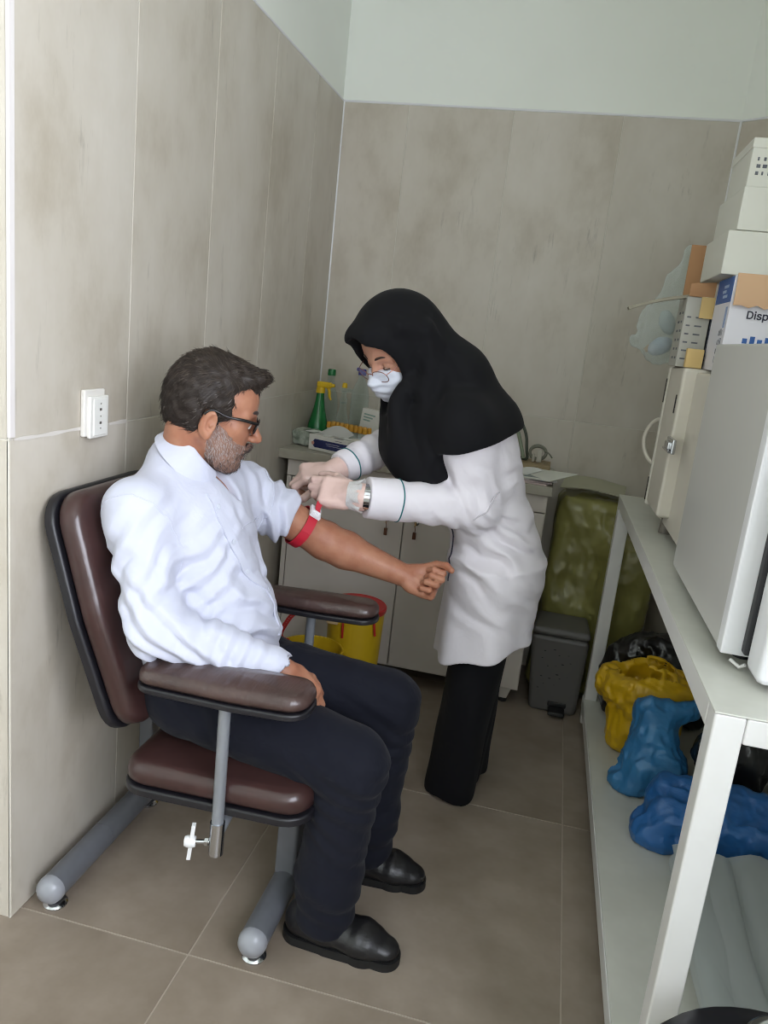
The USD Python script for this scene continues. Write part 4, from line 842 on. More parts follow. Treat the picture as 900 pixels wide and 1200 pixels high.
def strands(name, mesh, mat_, parent, n, length, width, flow, seed, lift=.25, pts=5, keep=None, curl=.15, root=.0):
    """short hairs as curves on a mesh; flow(p, normal) gives their direction (world)"""
    r = np.random.default_rng(seed); m = trimesh.Trimesh(*arr(mesh), process=False); A = m.area_faces; fi = r.choice(len(A), n, p=A/A.sum()); w = r.dirichlet([1, 1, 1], n)
    P = (m.triangles[fi]*w[:, :, None]).sum(1); N = m.face_normals[fi]
    if keep is not None: k = keep(P, r); P, N = P[k], N[k]
    D = flow(P, N); D = D-N*(D*N).sum(1, keepdims=True); D /= np.maximum(np.linalg.norm(D, axis=1, keepdims=True), 1e-9); D = D+curl*r.normal(size=D.shape); D = D-N*(D*N).sum(1, keepdims=True)
    ln = length*r.uniform(.6, 1.15, len(P))[:, None]; ls = lift*r.uniform(.2, 1.3, len(P))[:, None]; C = []
    for s in np.linspace(0, 1, pts): C.append(P+N*(root+ln*ls*(s-.45*s*s))+D*ln*s+N*0-N*(ln*.12*s*s))
    C = np.stack(C, 1); b = BASE[str(parent.GetPath())]; path = uniq(str(parent.GetPath()), name)
    g = UsdGeom.BasisCurves.Define(stage, path); g.CreateTypeAttr('linear'); g.CreatePointsAttr(Vt.Vec3fArray.FromNumpy((C.reshape(-1, 3)-b).astype(np.float32)))
    g.CreateCurveVertexCountsAttr(Vt.IntArray.FromNumpy(np.full(len(P), pts, np.int32))); wd = np.tile(width*np.linspace(1, .35, pts), len(P))
    g.CreateWidthsAttr(Vt.FloatArray.FromNumpy(wd.astype(np.float32))); g.SetWidthsInterpolation('vertex')
    UsdShade.MaterialBindingAPI.Apply(g.GetPrim()).Bind(mat_); _tag(g.GetPrim(), kind='stuff'); return g
def crease(P, c, ax, freq, amp, rad, ph=0.):
    """fabric folds: ridges across direction ax, fading away from c"""
    c, ax = V(c), V(ax, float); ax /= np.linalg.norm(ax); q = P-c; r2 = (q**2).sum(1); k = r2 < (2.7*rad)**2; out = np.zeros(len(P))
    if not k.any(): return out
    q = q[k]; w = np.exp(-r2[k]/(2*rad*rad)); n = meshkit.noise(P[k]*14, 3); s = np.sin(freq*(q@ax)+ph+5.*n); out[k] = amp*w*np.sign(s)*np.abs(s)**1.4; return out
def bezel(c, f, l, u, w, h, r, rad, n=40, power=2.6):
    a = np.linspace(0, 2*np.pi, n, endpoint=False); ca, sa = np.cos(a), np.sin(a)
    return [c+l*(w*np.sign(x)*abs(x)**(2/power))+u*(h*np.sign(y)*abs(y)**(2/power)) for x, y in zip(ca, sa)]

# ------------------------------------------------------------------ the seated man
mn = thing('person', 'seated bearded man in white shirt and dark trousers, one sleeve rolled up, wearing glasses', 'person', (.4, -1.66, 0))
m_skin = skin('skin_tan', (176, 124, 98), (160, 104, 80))
HC_, HR_ = V([.268, -1.652, 1.148]), head_frame((.87*math.cos(math.radians(14)), .50*math.cos(math.radians(14)), -math.sin(math.radians(14))))
hw = lambda x, y, z: HC_+HR_@V([x, y, z])
shN, shF = V([.190, -1.825, .938]), V([.275, -1.475, .938])
elN, wrN = V([.275, -1.885, .715]), V([.535, -1.795, .632])
elF, wrF = V([.472, -1.36, .806]), V([.690, -1.325, .738])
nb = V([.190, -1.655, 1.040])
B = Body()
B.ell((.255, -1.655, .80), (.10, .14, .19)); B.ell((.28, -1.66, .58), (.10, .12, .12), k=.04); B.cap(shN, shF, .048, k=.05)
B.cap(hw(-.034, 0, -.055), nb+V([0.012, 0, -.05]), .054, .058, .03); B.cap(nb+V([0, 0, -.04]), shN+V([0, .03, -.01]), .04, .04, .03); B.cap(nb+V([0, 0, -.04]), shF+V([0, -.03, -.01]), .04, .04, .03)
B.add(local(head_ops(), HC_, HR_), .014)
B.cap(shN, elN, .044, .038, .02); B.cap(elN, wrN, .036, .026, .01)
B.cap(shF, elF, .050, .047, .02); m1 = elF+(wrF-elF)*.25; B.cap(elF, m1, .046, .0475, .02); B.cap(m1, wrF, .0475, .0295, .02)
B.ell(elF+V([.006, .0, .03]), (.02, .03, .016), k=.02)
for hN, kn, an in ((V([.32, -1.755, .515]), V([.700, -1.805, .462]), V([.675, -1.80, .07])), (V([.32, -1.575, .515]), V([.715, -1.525, .475]), V([.705, -1.545, .07]))):
    B.cap(hN, kn, .07, .05, .03); B.cap(kn, an, .046, .032, .02)
c_f = [(74, 98, 62), (78, 100, 64), (82, 102, 64), (86, 104, 64)]
hand(B, wrF, (.97, .02, -.20), (.10, -.78, .62), 1, c_f, [(.80, .46, .40), (.80, -.02, .60), (.70, -.50, .50)], .98)
hand(B, wrN, (.66, .16, -.73), (-.66, .42, -.60), -1, [(28, 22, 14), (30, 24, 16), (34, 26, 18), (38, 28, 18)], [(.7, .6, .4), (.85, .25, .45), (.9, .05, .4)], .98)
body = biggest(B.mesh((.07, -1.97, .0), (.90, -1.20, 1.32), .0033))
part('body', body, m_skin, mn, True)
# trousers
B = Body(); B.ell((.30, -1.665, .535), (.165, .175, .10))
for hN, kn, an, s in ((V([.31, -1.76, .515]), V([.700, -1.805, .462]), V([.675, -1.80, .075]), 0), (V([.31, -1.575, .515]), V([.717, -1.525, .472]), V([.705, -1.545, .075]), 1)):
    B.cap(hN, kn, .098, .079, .05); B.cap(kn, an+V([.0, 0, .1]), .077, .070, .02); B.cap(an+V([0, 0, .1]), an, .070, .066, .03)
B.plane((0, 0, .050), (0, 0, -1), .006)
def dT(P):
    d = crease(P, (.70, -1.80, .40), (.5, 0, 1), 150, .0042, .09)+crease(P, (.40, -1.76, .56), (1, .3, .6), 110, .005, .09)+crease(P, (.715, -1.53, .42), (.5, 0, 1), 150, .004, .09)+crease(P, (.40, -1.58, .56), (1, -.3, .6), 110, .005, .09)+crease(P, (.68, -1.80, .14), (.3, .2, 1), 120, .004, .07)+crease(P, (.705, -1.545, .14), (.3, -.2, 1), 120, .004, .07)
    return d+.004*(meshkit.noise(P*9, 2)-.5)+.0*P[:, 0]
m_tro = cloth('trouser_navy', (17, 19, 31), 700, .85, .0004, .04, .004)
part('trousers', B.mesh((.08, -1.95, .0), (.92, -1.38, .70), .0045, dT), m_tro, mn, True)
# belt
# shirt
m_shirt = cloth('shirt_white', (202, 204, 219), 1100, .8, .0002, .1, .003)
B = Body(); B.ell((.245, -1.655, .81), (.138, .172, .19)); B.ell((.305, -1.66, .655), (.150, .165, .135), k=.09); B.ell((.30, -1.665, .575), (.155, .180, .085), k=.06)
B.cap(shN+V([.0, .01, -.01]), shF+V([0, -.01, -.01]), .066, k=.06); B.cap(nb+V([0, 0, -.02]), shN+V([0, .03, .0]), .056, .056, .04); B.cap(nb+V([0, 0, -.02]), shF+V([0, -.03, .0]), .056, .056, .04)
B.cap(shN, elN, .068, .057, .035); B.cap(elN, wrN-(wrN-elN)*.12, .056, .046, .02); B.cap(wrN-(wrN-elN)*.20, wrN-(wrN-elN)*.10, .043, .0445, .004)
B.cap(shF, shF+(elF-shF)*.50, .066, .065, .035); B.cap(shF+(elF-shF)*.36, shF+(elF-shF)*.50, .068, .068, .004)
va = (elF-shF)/np.linalg.norm(elF-shF); cE = shF+(elF-shF)*.545
def cutE(P):
    q = P-cE; h = q@va; r = np.linalg.norm(q-h[:, None]*va, axis=1); return np.maximum(np.maximum(h-.13, -h), r-.10)
B.add(cutE, .004, 's')
wa = (wrN-elN)/np.linalg.norm(wrN-elN); B.cap(wrN-wa*.012, wrN+wa*.1, .038, .045, .003, 's')
B.ell(nb+V([.105, .018, -.040]), (.045, .016, .068), RY(-35), .010, 's')
def dS(P):
    d = crease(P, elN+V([.02, .02, -.01]), (.8, .1, .9), 160, .0055, .085)+crease(P, shN+V([.03, -.02, -.09]), (1, .2, -.45), 130, .0045, .08)+crease(P, shF+(elF-shF)*.4, va+V([.2, -.3, .5]), 170, .0065, .07, 1.)+crease(P, shF+(elF-shF)*.15, va+V([-.4, .3, .6]), 120, .004, .07)+crease(P, (.33, -1.80, .84), (.6, .3, -.7), 130, .0032, .08)
    d = d+crease(P, (.40, -1.70, .66), (.3, .25, 1), 95, .0055, .11)+crease(P, (.33, -1.80, .60), (.5, .4, 1), 110, .005, .09)+crease(P, (.17, -1.78, .75), (.4, 0, 1), 95, .004, .10)+crease(P, (.36, -1.60, .84), (.6, .8, .4), 85, .0028, .10)+crease(P, elN+(wrN-elN)*.6, wa, 170, .004, .06)
    return 1.5*d+.006*(meshkit.noise(P*8, 5)-.5)
shirt = biggest(B.mesh((.05, -1.99, .48), (.62, -1.30, 1.03), .0038, dS))
sh_ = part('shirt', shirt, m_shirt, mn, True)
# collar: a band standing round the neck whose leaf folds down to two points
ca = V([.224, -1.653, 1.040]); cu = V([.62, .09, .79]); cu /= np.linalg.norm(cu); cf = V([.94, .25, 0.]); cf -= cu*(cf@cu); cf /= np.linalg.norm(cf); cl = np.cross(cu, cf)
G = []
for ph in np.radians(np.linspace(-157, 157, 49)):
    dr = -cf*math.cos(ph)+cl*math.sin(ph); fr = abs(ph)/math.radians(157); row = []
    for s, (r_, z_) in enumerate(((.0525, .004), (.0525, .030), (.0540, .037), (.058, .035), (.0635, .018), (.0695, -.002), (.0745, -.020))):
        drop = max(0, fr-.55)/.45; zz = z_-(.018*drop if s > 0 else 0)*(1+.5*s/6)-.030*drop*(s > 3)*(s-3)/3; rr = r_*(1+.0*fr)+.012*drop*(s > 3)
        row.append(ca+dr*(rr*(1.20-.06*abs(math.cos(ph))))+cu*zz+cf*.006*drop)
    G.append(row)
part('collar', sheet(V(G), .0028), m_shirt, sh_, 50)
# placket and buttons down the front
pts = [(.3031, -1.7137, .9745), (.3282, -1.7245, .942), (.3498, -1.7271, .9036), (.3686, -1.7184, .8656), (.3846, -1.707, .8258), (.404, -1.677, .7803), (.4266, -1.6434, .7451), (.441, -1.630, .70), (.448, -1.63, .65)]
from scipy.spatial import cKDTree
sv, sf, sn = meshkit.arrays(shirt, True); tree_ = cKDTree(sv)
def snap(p, lift=.0):
    _, i = tree_.query(p); return sv[i]+sn[i]*lift, sn[i]
row = []
for p in spline(pts, 44):
    q, n_ = snap(p, .0022); a = np.cross(n_, [0, 0, 1.]); a /= np.linalg.norm(a); row.append([snap(p+a*o, .0022)[0] for o in (-.011, -.004, .004, .011)])
row = V(row); 
for _ in range(3): row[1:-1] = (row[:-2]+2*row[1:-1]+row[2:])/4
part('placket', sheet(row, .0044), m_shirt, sh_, 40)
for i in (4, 13, 22, 31):
    q, n_ = snap(row[i].mean(0), .0055); part('button', lathe([(0, -.001), (.0052, -.001), (.0055, .0005), (.004, .0012), (0, .0009)], 14, q, n_), M('shirt_button', (206, 210, 222), .3), sh_, 40)
# pocket edge
# sleeve seams, chest pocket edge
for ctr_, ax_, r_ in ((shN+(elN-shN)*.16, V([.10, -.80, -.35]), .085), (shF+(elF-shF)*.10, V([.35, .85, -.3]), .085)):
    ax_ = ax_/np.linalg.norm(ax_); e1 = np.cross(ax_, [1., 0, 0]); e1 /= np.linalg.norm(e1); e2 = np.cross(ax_, e1)
    rg = V([snap(ctr_+(e1*math.cos(a)+e2*math.sin(a))*r_)[0] for a in np.linspace(0, 2*np.pi, 60, endpoint=False)])
    for _ in range(5): rg = (np.roll(rg, 1, 0)+2*rg+np.roll(rg, -1, 0))/4
    part('sleeve_seam', tube([snap(p, .0002)[0] for p in rg], .0013, 6, closed=True, cap=False), m_shirt, sh_, 60)
part('pocket_edge', tube([snap(p, .0003)[0] for p in spline([(.3665, -1.6758, .8965), (.3656, -1.6396, .8982), (.3542, -1.5743, .8902), (.3436, -1.5196, .8831)], 16)], .0014, 6), m_shirt, sh_, 60)
# hair
m_hair = M('hair_dark', (46, 38, 33), .5, specular_ior_level=.3); m_grey = M('hair_grey', (128, 122, 118), .5); m_bdark = M('beard_dark', (62, 52, 50), .5)
L = Body(); L.ell((-.012, 0, .036), (.0985, .0825, .0965)); L.ell((.055, 0, .094), (.048, .052, .022), RY(-14), .03); L.ell((-.042, 0, .006), (.063, .071, .080), k=.03)
L.box((.148, 0, -.025), (.100, .2, .094), .012, RY(-10), .012, 's')         # forehead and face
L.box((.098, 0, -.10), (.080, .2, .072), .006, None, .010, 's')           # cheeks
for sd in (1, -1): L.ell((.058, sd*.075, .045), (.026, .03, .030), None, .012, 's'); L.ell((-.010, sd*.088, -.024), (.022, .03, .034), None, .006, 's')
L.box((-.03, 0, -.140), (.2, .2, .066), .01, RY(16), .012, 's')
def dH(P):
    q = (P-HC_)@HR_; return .0035*(meshkit.noise(q*V([60, 120, 60]), 4)-.5)*2+.004*(meshkit.noise(q*22, 8)-.5)
BH = Body(); BH.add(local(L, HC_, HR_)); hairm = biggest(BH.mesh(HC_-.17, HC_+.17, .003, dH))
hp = part('hair', hairm, m_hair, mn, True)
def flowH(P, N):
    q = (P-HC_)@HR_; d = np.zeros_like(q); top = np.clip((q[:, 2]-.06)/.04, 0, 1)
    d[:, 0] = -.6*(1-top)+top*np.where(q[:, 0] > .0, .9, -.3); d[:, 2] = -.7*(1-top)+.12*top; d[:, 1] = .35*top+.25*np.sign(q[:, 1])*(1-top)*0
    return d@HR_.T
strands('hair_strands', hairm, M('hair_brown_light', (74, 62, 52), .45), hp, 1800, .018, .0009, flowH, 13, .3, keep=lambda P, r: ((P-HC_)@HR_)[:, 2] > .05)
strands('hair_strands', hairm, m_hair, hp, 7000, .018, .0009, flowH, 3, .22)
strands('hair_strands', hairm, m_grey, hp, 900, .012, .0009, flowH, 4, .2, keep=lambda P, r: (lambda q: (q[:, 2] < .045) & (q[:, 0] > -.05) & (q[:, 0] < .05))((P-HC_)@HR_))
# beard and moustache: a thin shell of the jaw with short hairs
LB = head_ops(); L2 = Body(); L2.add(lambda P: LB.val(P)-.003); L2.plane((0, 0, -.012), (.46, 0, 1.), .006)
for s in (1, -1):
    L2.ell((.062, s*.038, -.022), (.040, .03, .030), None, .008, 's'); L2.ell((-.010, s*.082, -.022), (.024, .03, .034), None, .006, 's')
L2.plane((-.004, 0, -.05), (-1, 0, -.25), .006); L2.ell((.098, 0, -.068), (.02, .022, .009), None, .004, 's'); L2.ell((.108, 0, -.032), (.03, .02, .019), None, .004, 's')
BB = Body(); BB.add(local(L2, HC_, HR_)); bm = biggest(BB.mesh(HC_-.15, HC_+.15, .0026, lambda P: .0012*(meshkit.noise(P*260, 6)-.5)*2))
bp = part('beard', bm, M('beard_base', (150, 114, 98), .7, var=.7, vscale=60, col2=(112, 88, 78)), mn, True)
fb = lambda P, N: (V([.35, 0, -1.])@HR_.T)[None]+0*P
strands('beard_hairs', bm, M('beard_grey', (176, 170, 168), .5), bp, 4200, .007, .0006, fb, 8, .5, 4, keep=lambda P, r: (lambda q: r.random(len(q)) < np.clip((q[:, 2]+.112)/.03, .12, 1)*np.clip((.085-q[:, 0])/.04, .2, 1))((P-HC_)@HR_), curl=.4)
strands('beard_hairs', bm, m_bdark, bp, 2600, .009, .0008, fb, 9, .5, 4, keep=lambda P, r: (lambda q: r.random(len(q)) < np.clip((-.082-q[:, 2])/.03+np.clip((q[:, 0]-.06)/.03, 0, .8), .12, 1))((P-HC_)@HR_), curl=.4)
L = Body()
for sd in (1, -1): L.cap((.1025, sd*.003, -.0530), (.088, sd*.030, -.068), .0062, .0045, .004)
MB_ = Body(); MB_.add(local(L, HC_, HR_)); mm_ = MB_.mesh(HC_-.15, HC_+.15, .0025, lambda P: .001*(meshkit.noise(P*260, 6)-.5)*2); mp_ = part('moustache', mm_, M('beard_base', ()), mn, True)
strands('beard_hairs', mm_, m_bdark, mp_, 700, .007, .0007, fb, 10, .4, 4, curl=.4)
# eyebrows and eyes
for s in (1, -1):
    L = head_ops(); ctr = [(.0915, s*.012, .021), (.0905, s*.026, .026), (.080, s*.042, .025), (.070, s*.052, .019)]
    part('eyebrow', tube([hw(*c) for c in spline(ctr, 12)], [.003, .004, .0045, .0048, .0048, .0048, .0045, .004, .0038, .0034, .003, .002], 8), m_bdark, mn, True)
    part('eye', lathe([(0, -.0105), (.0075, -.0075), (.0105, 0), (.0075, .0075), (0, .0105)], 16, hw(.0775, s*.032, -.0055)), M('eye_white', (226, 220, 214), .2), mn, True)
# glasses
m_gl = M('glasses_black', (24, 22, 22), .3); gls = None
f_, l_, u_ = HR_.T
gd = (f_*.985-u_*.17)
gpar = part('glasses', [tube(bezel(hw(.098, s*.0335, -.003), f_, l_*.99+f_*(-s*.14), u_*.98+f_*.14, .0255, .0165, 0, 0), .0021, 8, closed=True, cap=False) for s in (1, -1)]+[tube(spline([hw(.102, -.010, .004), hw(.106, 0, .007), hw(.102, .010, .004)], 8), .0019, 8)], m_gl, mn, 60)
for s in (1, -1):
    part('temple', tube(spline([hw(.0955, s*.0585, .006), hw(.083, s*.0665, .006), hw(.055, s*.0775, .006), hw(.02, s*.0815, .004), (hw(-.008, s*.0835, .008)), hw(-.024, s*.083, -.006)], 24), [.0034]*10+[.0028]*14, 8), m_gl, gpar, 60)
    part('lens', prism(sg.Polygon([(p[0], p[1]) for p in [(.0245*np.sign(math.cos(a))*abs(math.cos(a))**.77, .0155*np.sign(math.sin(a))*abs(math.sin(a))**.77) for a in np.linspace(0, 2*np.pi, 36, endpoint=False)]]), .0012, hw(.0975, s*.0335, -.003), (l_*.99+f_*(-s*.14))/np.linalg.norm(l_*.99+f_*(-s*.14)), (u_*.98+f_*.14)/np.linalg.norm(u_*.98+f_*.14)), clear('tinted_lens', col=(40, 36, 34), mixf=.25, rough=.05, tint=(120, 112, 104)), gpar, False)
# shoes
def shoe(name, heel, toe, parent):
    heel, toe = V(heel), V(toe); d = toe-heel; Ls = np.linalg.norm(d); d /= Ls; lt = np.cross([0, 0, 1.], d); R = np.stack([d, lt, V([0, 0, 1.])], 1); X = lambda a, b, c: heel+R@V([a*Ls, b, c])
    S = Body(); S.cap(X(.14, 0, .042), X(.36, .0, .045), .036, .038, .02); S.cap(X(.36, 0, .045), X(.66, .004, .040), .040, .043, .03, flat=((0, 0, 1), .8)); S.cap(X(.66, .004, .036), X(.86, .003, .030), .042, .034, .03, flat=((0, 0, 1), .66)); S.cap(X(.18, 0, .06), X(.26, 0, .095), .038, .042, .03)
    S.plane((0, 0, .018), (0, 0, -1), .006); up = S.mesh(np.minimum(heel, toe)-.07, np.maximum(heel, toe)+V([.07, .07, .16]), .004, lambda P: crease(P, X(.62, 0, .07), d, 170, .0018, .035))
    p = part(name, up, M('shoe_leather', (26, 25, 27), .36, bump=.0006, bscale=120), parent, True)
    out = sg.MultiPoint([]); pl = sg.LineString([(.14*Ls, 0), (.4*Ls, 0)]).buffer(.039).union(sg.LineString([(.4*Ls, 0), (.7*Ls, .004)]).buffer(.041)).union(sg.LineString([(.66*Ls, .004), (.86*Ls, .003)]).buffer(.036)).union(sg.Point(.68*Ls, .004).buffer(.046)).buffer(.01).buffer(-.008)
    part('sole', prism(pl, .02, heel+V([0, 0, .0005]), d, lt), M('shoe_sole', (20, 20, 21), .6), p, 30)
shoe('shoe', (.585, -1.795, 0), (.858, -1.812, 0), mn); shoe('shoe', (.612, -1.552, 0), (.868, -1.548, 0), mn)

# ring on the near hand, tourniquet on the far arm
tq = thing('tourniquet', 'red elastic tourniquet with a white buckle round the bared upper arm', 'tourniquet', shF+(elF-shF)*.74)
tc = shF+(elF-shF)*.71; a1 = np.cross(va, [0, 0, 1.]); a1 /= np.linalg.norm(a1); a2 = np.cross(a1, va); m_tq = M('tourniquet_red', (186, 26, 48), .6, bump=.0004, bscale=300)
rg = [[tc+va*o+(a1*math.cos(a)+a2*math.sin(a))*.0548 for o in (-.013, -.005, .005, .013)] for a in np.linspace(0, 2*np.pi, 49)]
part('strap', sheet(V(rg), .0022), m_tq, tq, 60)
bd = a2*.80-a1*-.6*(1 if a1[1] < 0 else -1); bd = V([-.05, -.42, .90]); bd -= va*(bd@va); bd /= np.linalg.norm(bd); bt = np.cross(va, bd)
bc_ = tc+bd*.0595
part('buckle', [hull([bc_+va*x+bt*y+bd*z for x in (-.015, .015) for y in (-.019, .019) for z in (-.004, .004)]), tube([bc_+va*-.011+bt*.006+bd*.006, bc_+va*.011+bt*.006+bd*.006], .004, 10)], M('buckle_white', (230, 228, 232), .4), tq, 40)
# ------------------------------------------------------------------ the standing woman
nu = thing('person', 'standing woman in white coat, black headscarf and face mask tying the red tourniquet', 'person', (.9, -1.04, 0))
m_skinf = skin('skin_light', (200, 150, 126), (190, 134, 110)); m_glove = usdkit.material(stage, '/World/Looks/thin_glove', {'t': ('texture_coordinate', {}), 'n': ('noise_texture', dict(scale=70., detail=3.)), 'b': ('bump', dict(strength=.7, distance=.0015)),
    'p': ('principled_bsdf', dict(base_color=tuple(lin((222, 190, 180))), roughness=.3, coat_weight=.3, coat_roughness=.2, specular_ior_level=.6))}, [('t.object', 'n.vector'), ('n.fac', 'b.height'), ('b.normal', 'p.normal')], surface='p.BSDF')
NC = V([.568, -1.150, 1.318]); pt = math.radians(-36); yw = V([-.60, -.80]); yw /= np.linalg.norm(yw)
NR = head_frame((yw[0]*math.cos(pt), yw[1]*math.cos(pt), math.sin(pt)))
nw = lambda x, y, z: NC+NR@V([x, y, z])
sN, sF = V([.785, -1.245, 1.130]), V([.680, -.965, 1.145]); eN, wN = V([.840, -1.215, .925]), V([.552, -1.375, .942]); eF, wF = V([.585, -1.00, 1.060]), V([.432, -1.215, .962])
nkb = V([.690, -1.110, 1.215]); hipc = V([.925, -1.04, .74])
B = Body(); B.ell((.80, -1.09, 1.05), (.09, .13, .16), RY(-28)); B.ell(hipc, (.10, .14, .12)); B.cap(hipc, (.80, -1.09, 1.02), .09, .09, .05)
B.cap(sN, sF, .05, k=.05); B.cap(nkb, nw(-.03, 0, -.06), .052, .05, .03); B.cap(nkb, sN, .045, .04, .04); B.cap(nkb, sF, .045, .04, .04)
B.add(local(head_ops(), NC, NR), .014)
for y_ in (-.09, .09): B.cap(hipc+V([0, y_, 0]), (.893, -1.0+y_*.8, .42), .06, .045, .03); B.cap((.893, -1.0+y_*.8, .42), (.878, -.95+y_*1.3, .06), .045, .032, .02)
B.cap(sN, eN, .042, .036, .02); B.cap(eN, wN, .035, .025, .02); B.cap(sF, eF, .042, .036, .02); B.cap(eF, wF, .035, .025, .02)
cN = [(14, 46, 30), (26, 56, 36), (38, 62, 40), (50, 68, 44)]
handN = dict(d=(-.97, .02, .03), p=(.12, .84, -.52), side=1, curls=cN, thumb=[(.80, .50, .42), (.90, .20, .50), (.95, .05, .35)], s=.94)
cF = [(40, 60, 40), (46, 66, 44), (54, 70, 46), (60, 72, 46)]
handF = dict(d=(-.86, -.42, -.10), p=(-.10, .45, -.90), side=-1, curls=cF, thumb=[(.72, .55, .45), (.88, .30, .50), (.93, .05, .40)], s=.92)
B.cap(wN, wN+V([-.03, 0, 0]), .023, .024, .01)
hand(B, wN+V([-.012, 0, 0]), **{**handN, 's': .90}); hand(B, wF, **{**handF, 's': .88})
nbody = biggest(B.mesh((.26, -1.50, 0), (1.12, -.80, 1.46), .0034)); part('body', nbody, m_skinf, nu, True)
# gloves: thin film over the hands, with a crumpled wrist
def glove(w, kw, cuffdir, seed):
    G = Body(); hand(G, w, **kw); L2 = Body(); L2.add(lambda P: G.val(P)-.0020)
    w = V(w); cd = V(cuffdir, float); cd /= np.linalg.norm(cd); L2.cap(w+cd*-.006, w+cd*.022, .032, .036, .008)
    g = L2.mesh(w-.17, w+.17, .0028, lambda P: .0028*np.clip(1-np.linalg.norm(P-w-cd*.02, axis=1)/.04, 0, 1)*np.sin(meshkit.noise(P*60, seed)*12)+.0008*(meshkit.noise(P*120, seed)-.5))
    return biggest(g)
part('glove', glove(wN+V([-.012, 0, 0]), handN, (1, 0, 0), 3), m_glove, nu, True, 'thin glove on the hand with the watch'); part('glove', glove(wF, handF, eF-wF, 4), m_glove, nu, True)
# the loose crumpled film cuff of the near glove
def cuff_film(w, d, seed):
    d = V(d, float); d /= np.linalg.norm(d); e1 = np.cross(d, [0, 0, 1.]); e1 /= np.linalg.norm(e1); e2 = np.cross(e1, d); r = np.random.default_rng(seed); ph = r.uniform(0, 6, 6); G = []
    for a in np.linspace(0, 2*np.pi, 61):
        G.append([w+d*(x+.004*math.sin(5*a+ph[4])*x/.03)+(e1*math.cos(a)*1.05+e2*math.sin(a)*1.08)*(.0325+.16*max(x, 0)+x/.03*.0045*(math.sin(7*a+ph[0])+.6*math.sin(12*a+ph[1]+60*x))) for x in np.linspace(-.004, .030, 8)])
    return sheet(V(G), .0012)
part('glove_cuff', cuff_film(wN+V([-.020, 0, 0]), (1, .05, .02), 2), clear('glove_film', col=(244, 240, 240), mixf=.42, rough=.2, bump=.003, bscale=70.), nu, 60, 'crumpled clear film at the wrist of the glove')
# wrist watch with a steel link bracelet
wa_ = V([-.99, -.19, .03]); wa_ /= np.linalg.norm(wa_); b1 = np.cross(wa_, [0, 0, 1.]); b1 /= np.linalg.norm(b1); b2_ = np.cross(b1, wa_); wc = wN+V([.024, .003, .001])
wt = part('watch', [hull([wc+wa_*x+(b1*math.cos(a+da)*1.12+b2_*math.sin(a+da))*r_ for x in (-.0075, .0075) for da in (-.10, .10) for r_ in (.0312, .0345)]) for a in np.linspace(0, 2*np.pi, 26, endpoint=False)], m_chrome, nu, 35, 'steel link watch bracelet')
# coat
m_coat = cloth('coat_white', (226, 221, 226), 1000, .75, .0002, .1, .003)
B = Body(); B.ell((.795, -1.095, 1.075), (.125, .165, .165), RY(-30)); B.ell((.850, -1.06, .90), (.118, .155, .16), RY(-25), .08); B.ell(hipc+V([-.004, 0, -.01]), (.118, .178, .15), k=.09)
def skirt(P):
    q = P-V([.903, -1.055, .58]); t = np.clip((.22-q[:, 2])/.40, 0, 1); r = np.hypot(q[:, 0]/(.126+.020*t), q[:, 1]/(.165+.018*t)); return np.maximum((r-1)*.135, q[:, 2]-.16)
B.add(skirt, .07)
B.cap(sN, sF, .068, k=.06); B.cap(sN, eN, .066, .060, .035); vN = (wN-eN)/np.linalg.norm(wN-eN); wNc = wN-vN*.022; B.cap(eN, wNc, .061, .050, .02); B.cap(wNc-vN*.075, wNc+vN*.05, .0535, .050, .012)
vF = (wF-eF)/np.linalg.norm(wF-eF); wFc = wF-vF*.03; B.cap(sF, eF, .064, .056, .035); B.cap(eF, wFc, .056, .044, .02)
vN = (wN-eN)/np.linalg.norm(wN-eN)
def cutN(P):      # sleeve mouths: flat ends
    q = P-wNc; h = q@vN; r = np.linalg.norm(q-h[:, None]*vN, axis=1); return np.maximum(np.maximum(h-.10, -h), r-.10)
B.add(cutN, .003, 's')
def cutF(P):
    q = P-wFc; h = q@vF; r = np.linalg.norm(q-h[:, None]*vF, axis=1); return np.maximum(np.maximum(h-.10, -h), r-.09)
B.add(cutF, .003, 's')
B.plane((.75, -1.1, .437), (.36, 0.06, -1.), .004)
def dC(P):
    d = crease(P, eN+V([-.03, 0, .02]), (1, .1, .6), 150, .0055, .075)+crease(P, eN+V([-.15, 0, 0]), (1, 0, .35), 110, .0035, .10)+crease(P, (.93, -1.18, .90), (.35, 0, 1), 105, .0055, .11)+crease(P, (.86, -1.2, .80), (.5, .1, 1), 85, .005, .12)+crease(P, (1.0, -1.15, .70), (.8, .1, 1), 90, .0035, .12)+crease(P, wF-vF*.12, vF, 140, .004, .07)
    w = np.clip((.72-P[:, 2])/.2, 0, 1); th = np.arctan2(P[:, 1]+1.055, P[:, 0]-.915); return d+.006*(meshkit.noise(P*7, 15)-.5)+w*.005*np.sin(th*7+2)
coat = biggest(B.mesh((.36, -1.50, .38), (1.14, -.80, 1.30), .004, dC)); ct = part('coat', coat, m_coat, nu, True)
cv, cfc, cn = meshkit.arrays(coat, True); ctree = cKDTree(cv)
def csnap(p, lift): _, i = ctree.query(p); return cv[i]+cn[i]*lift
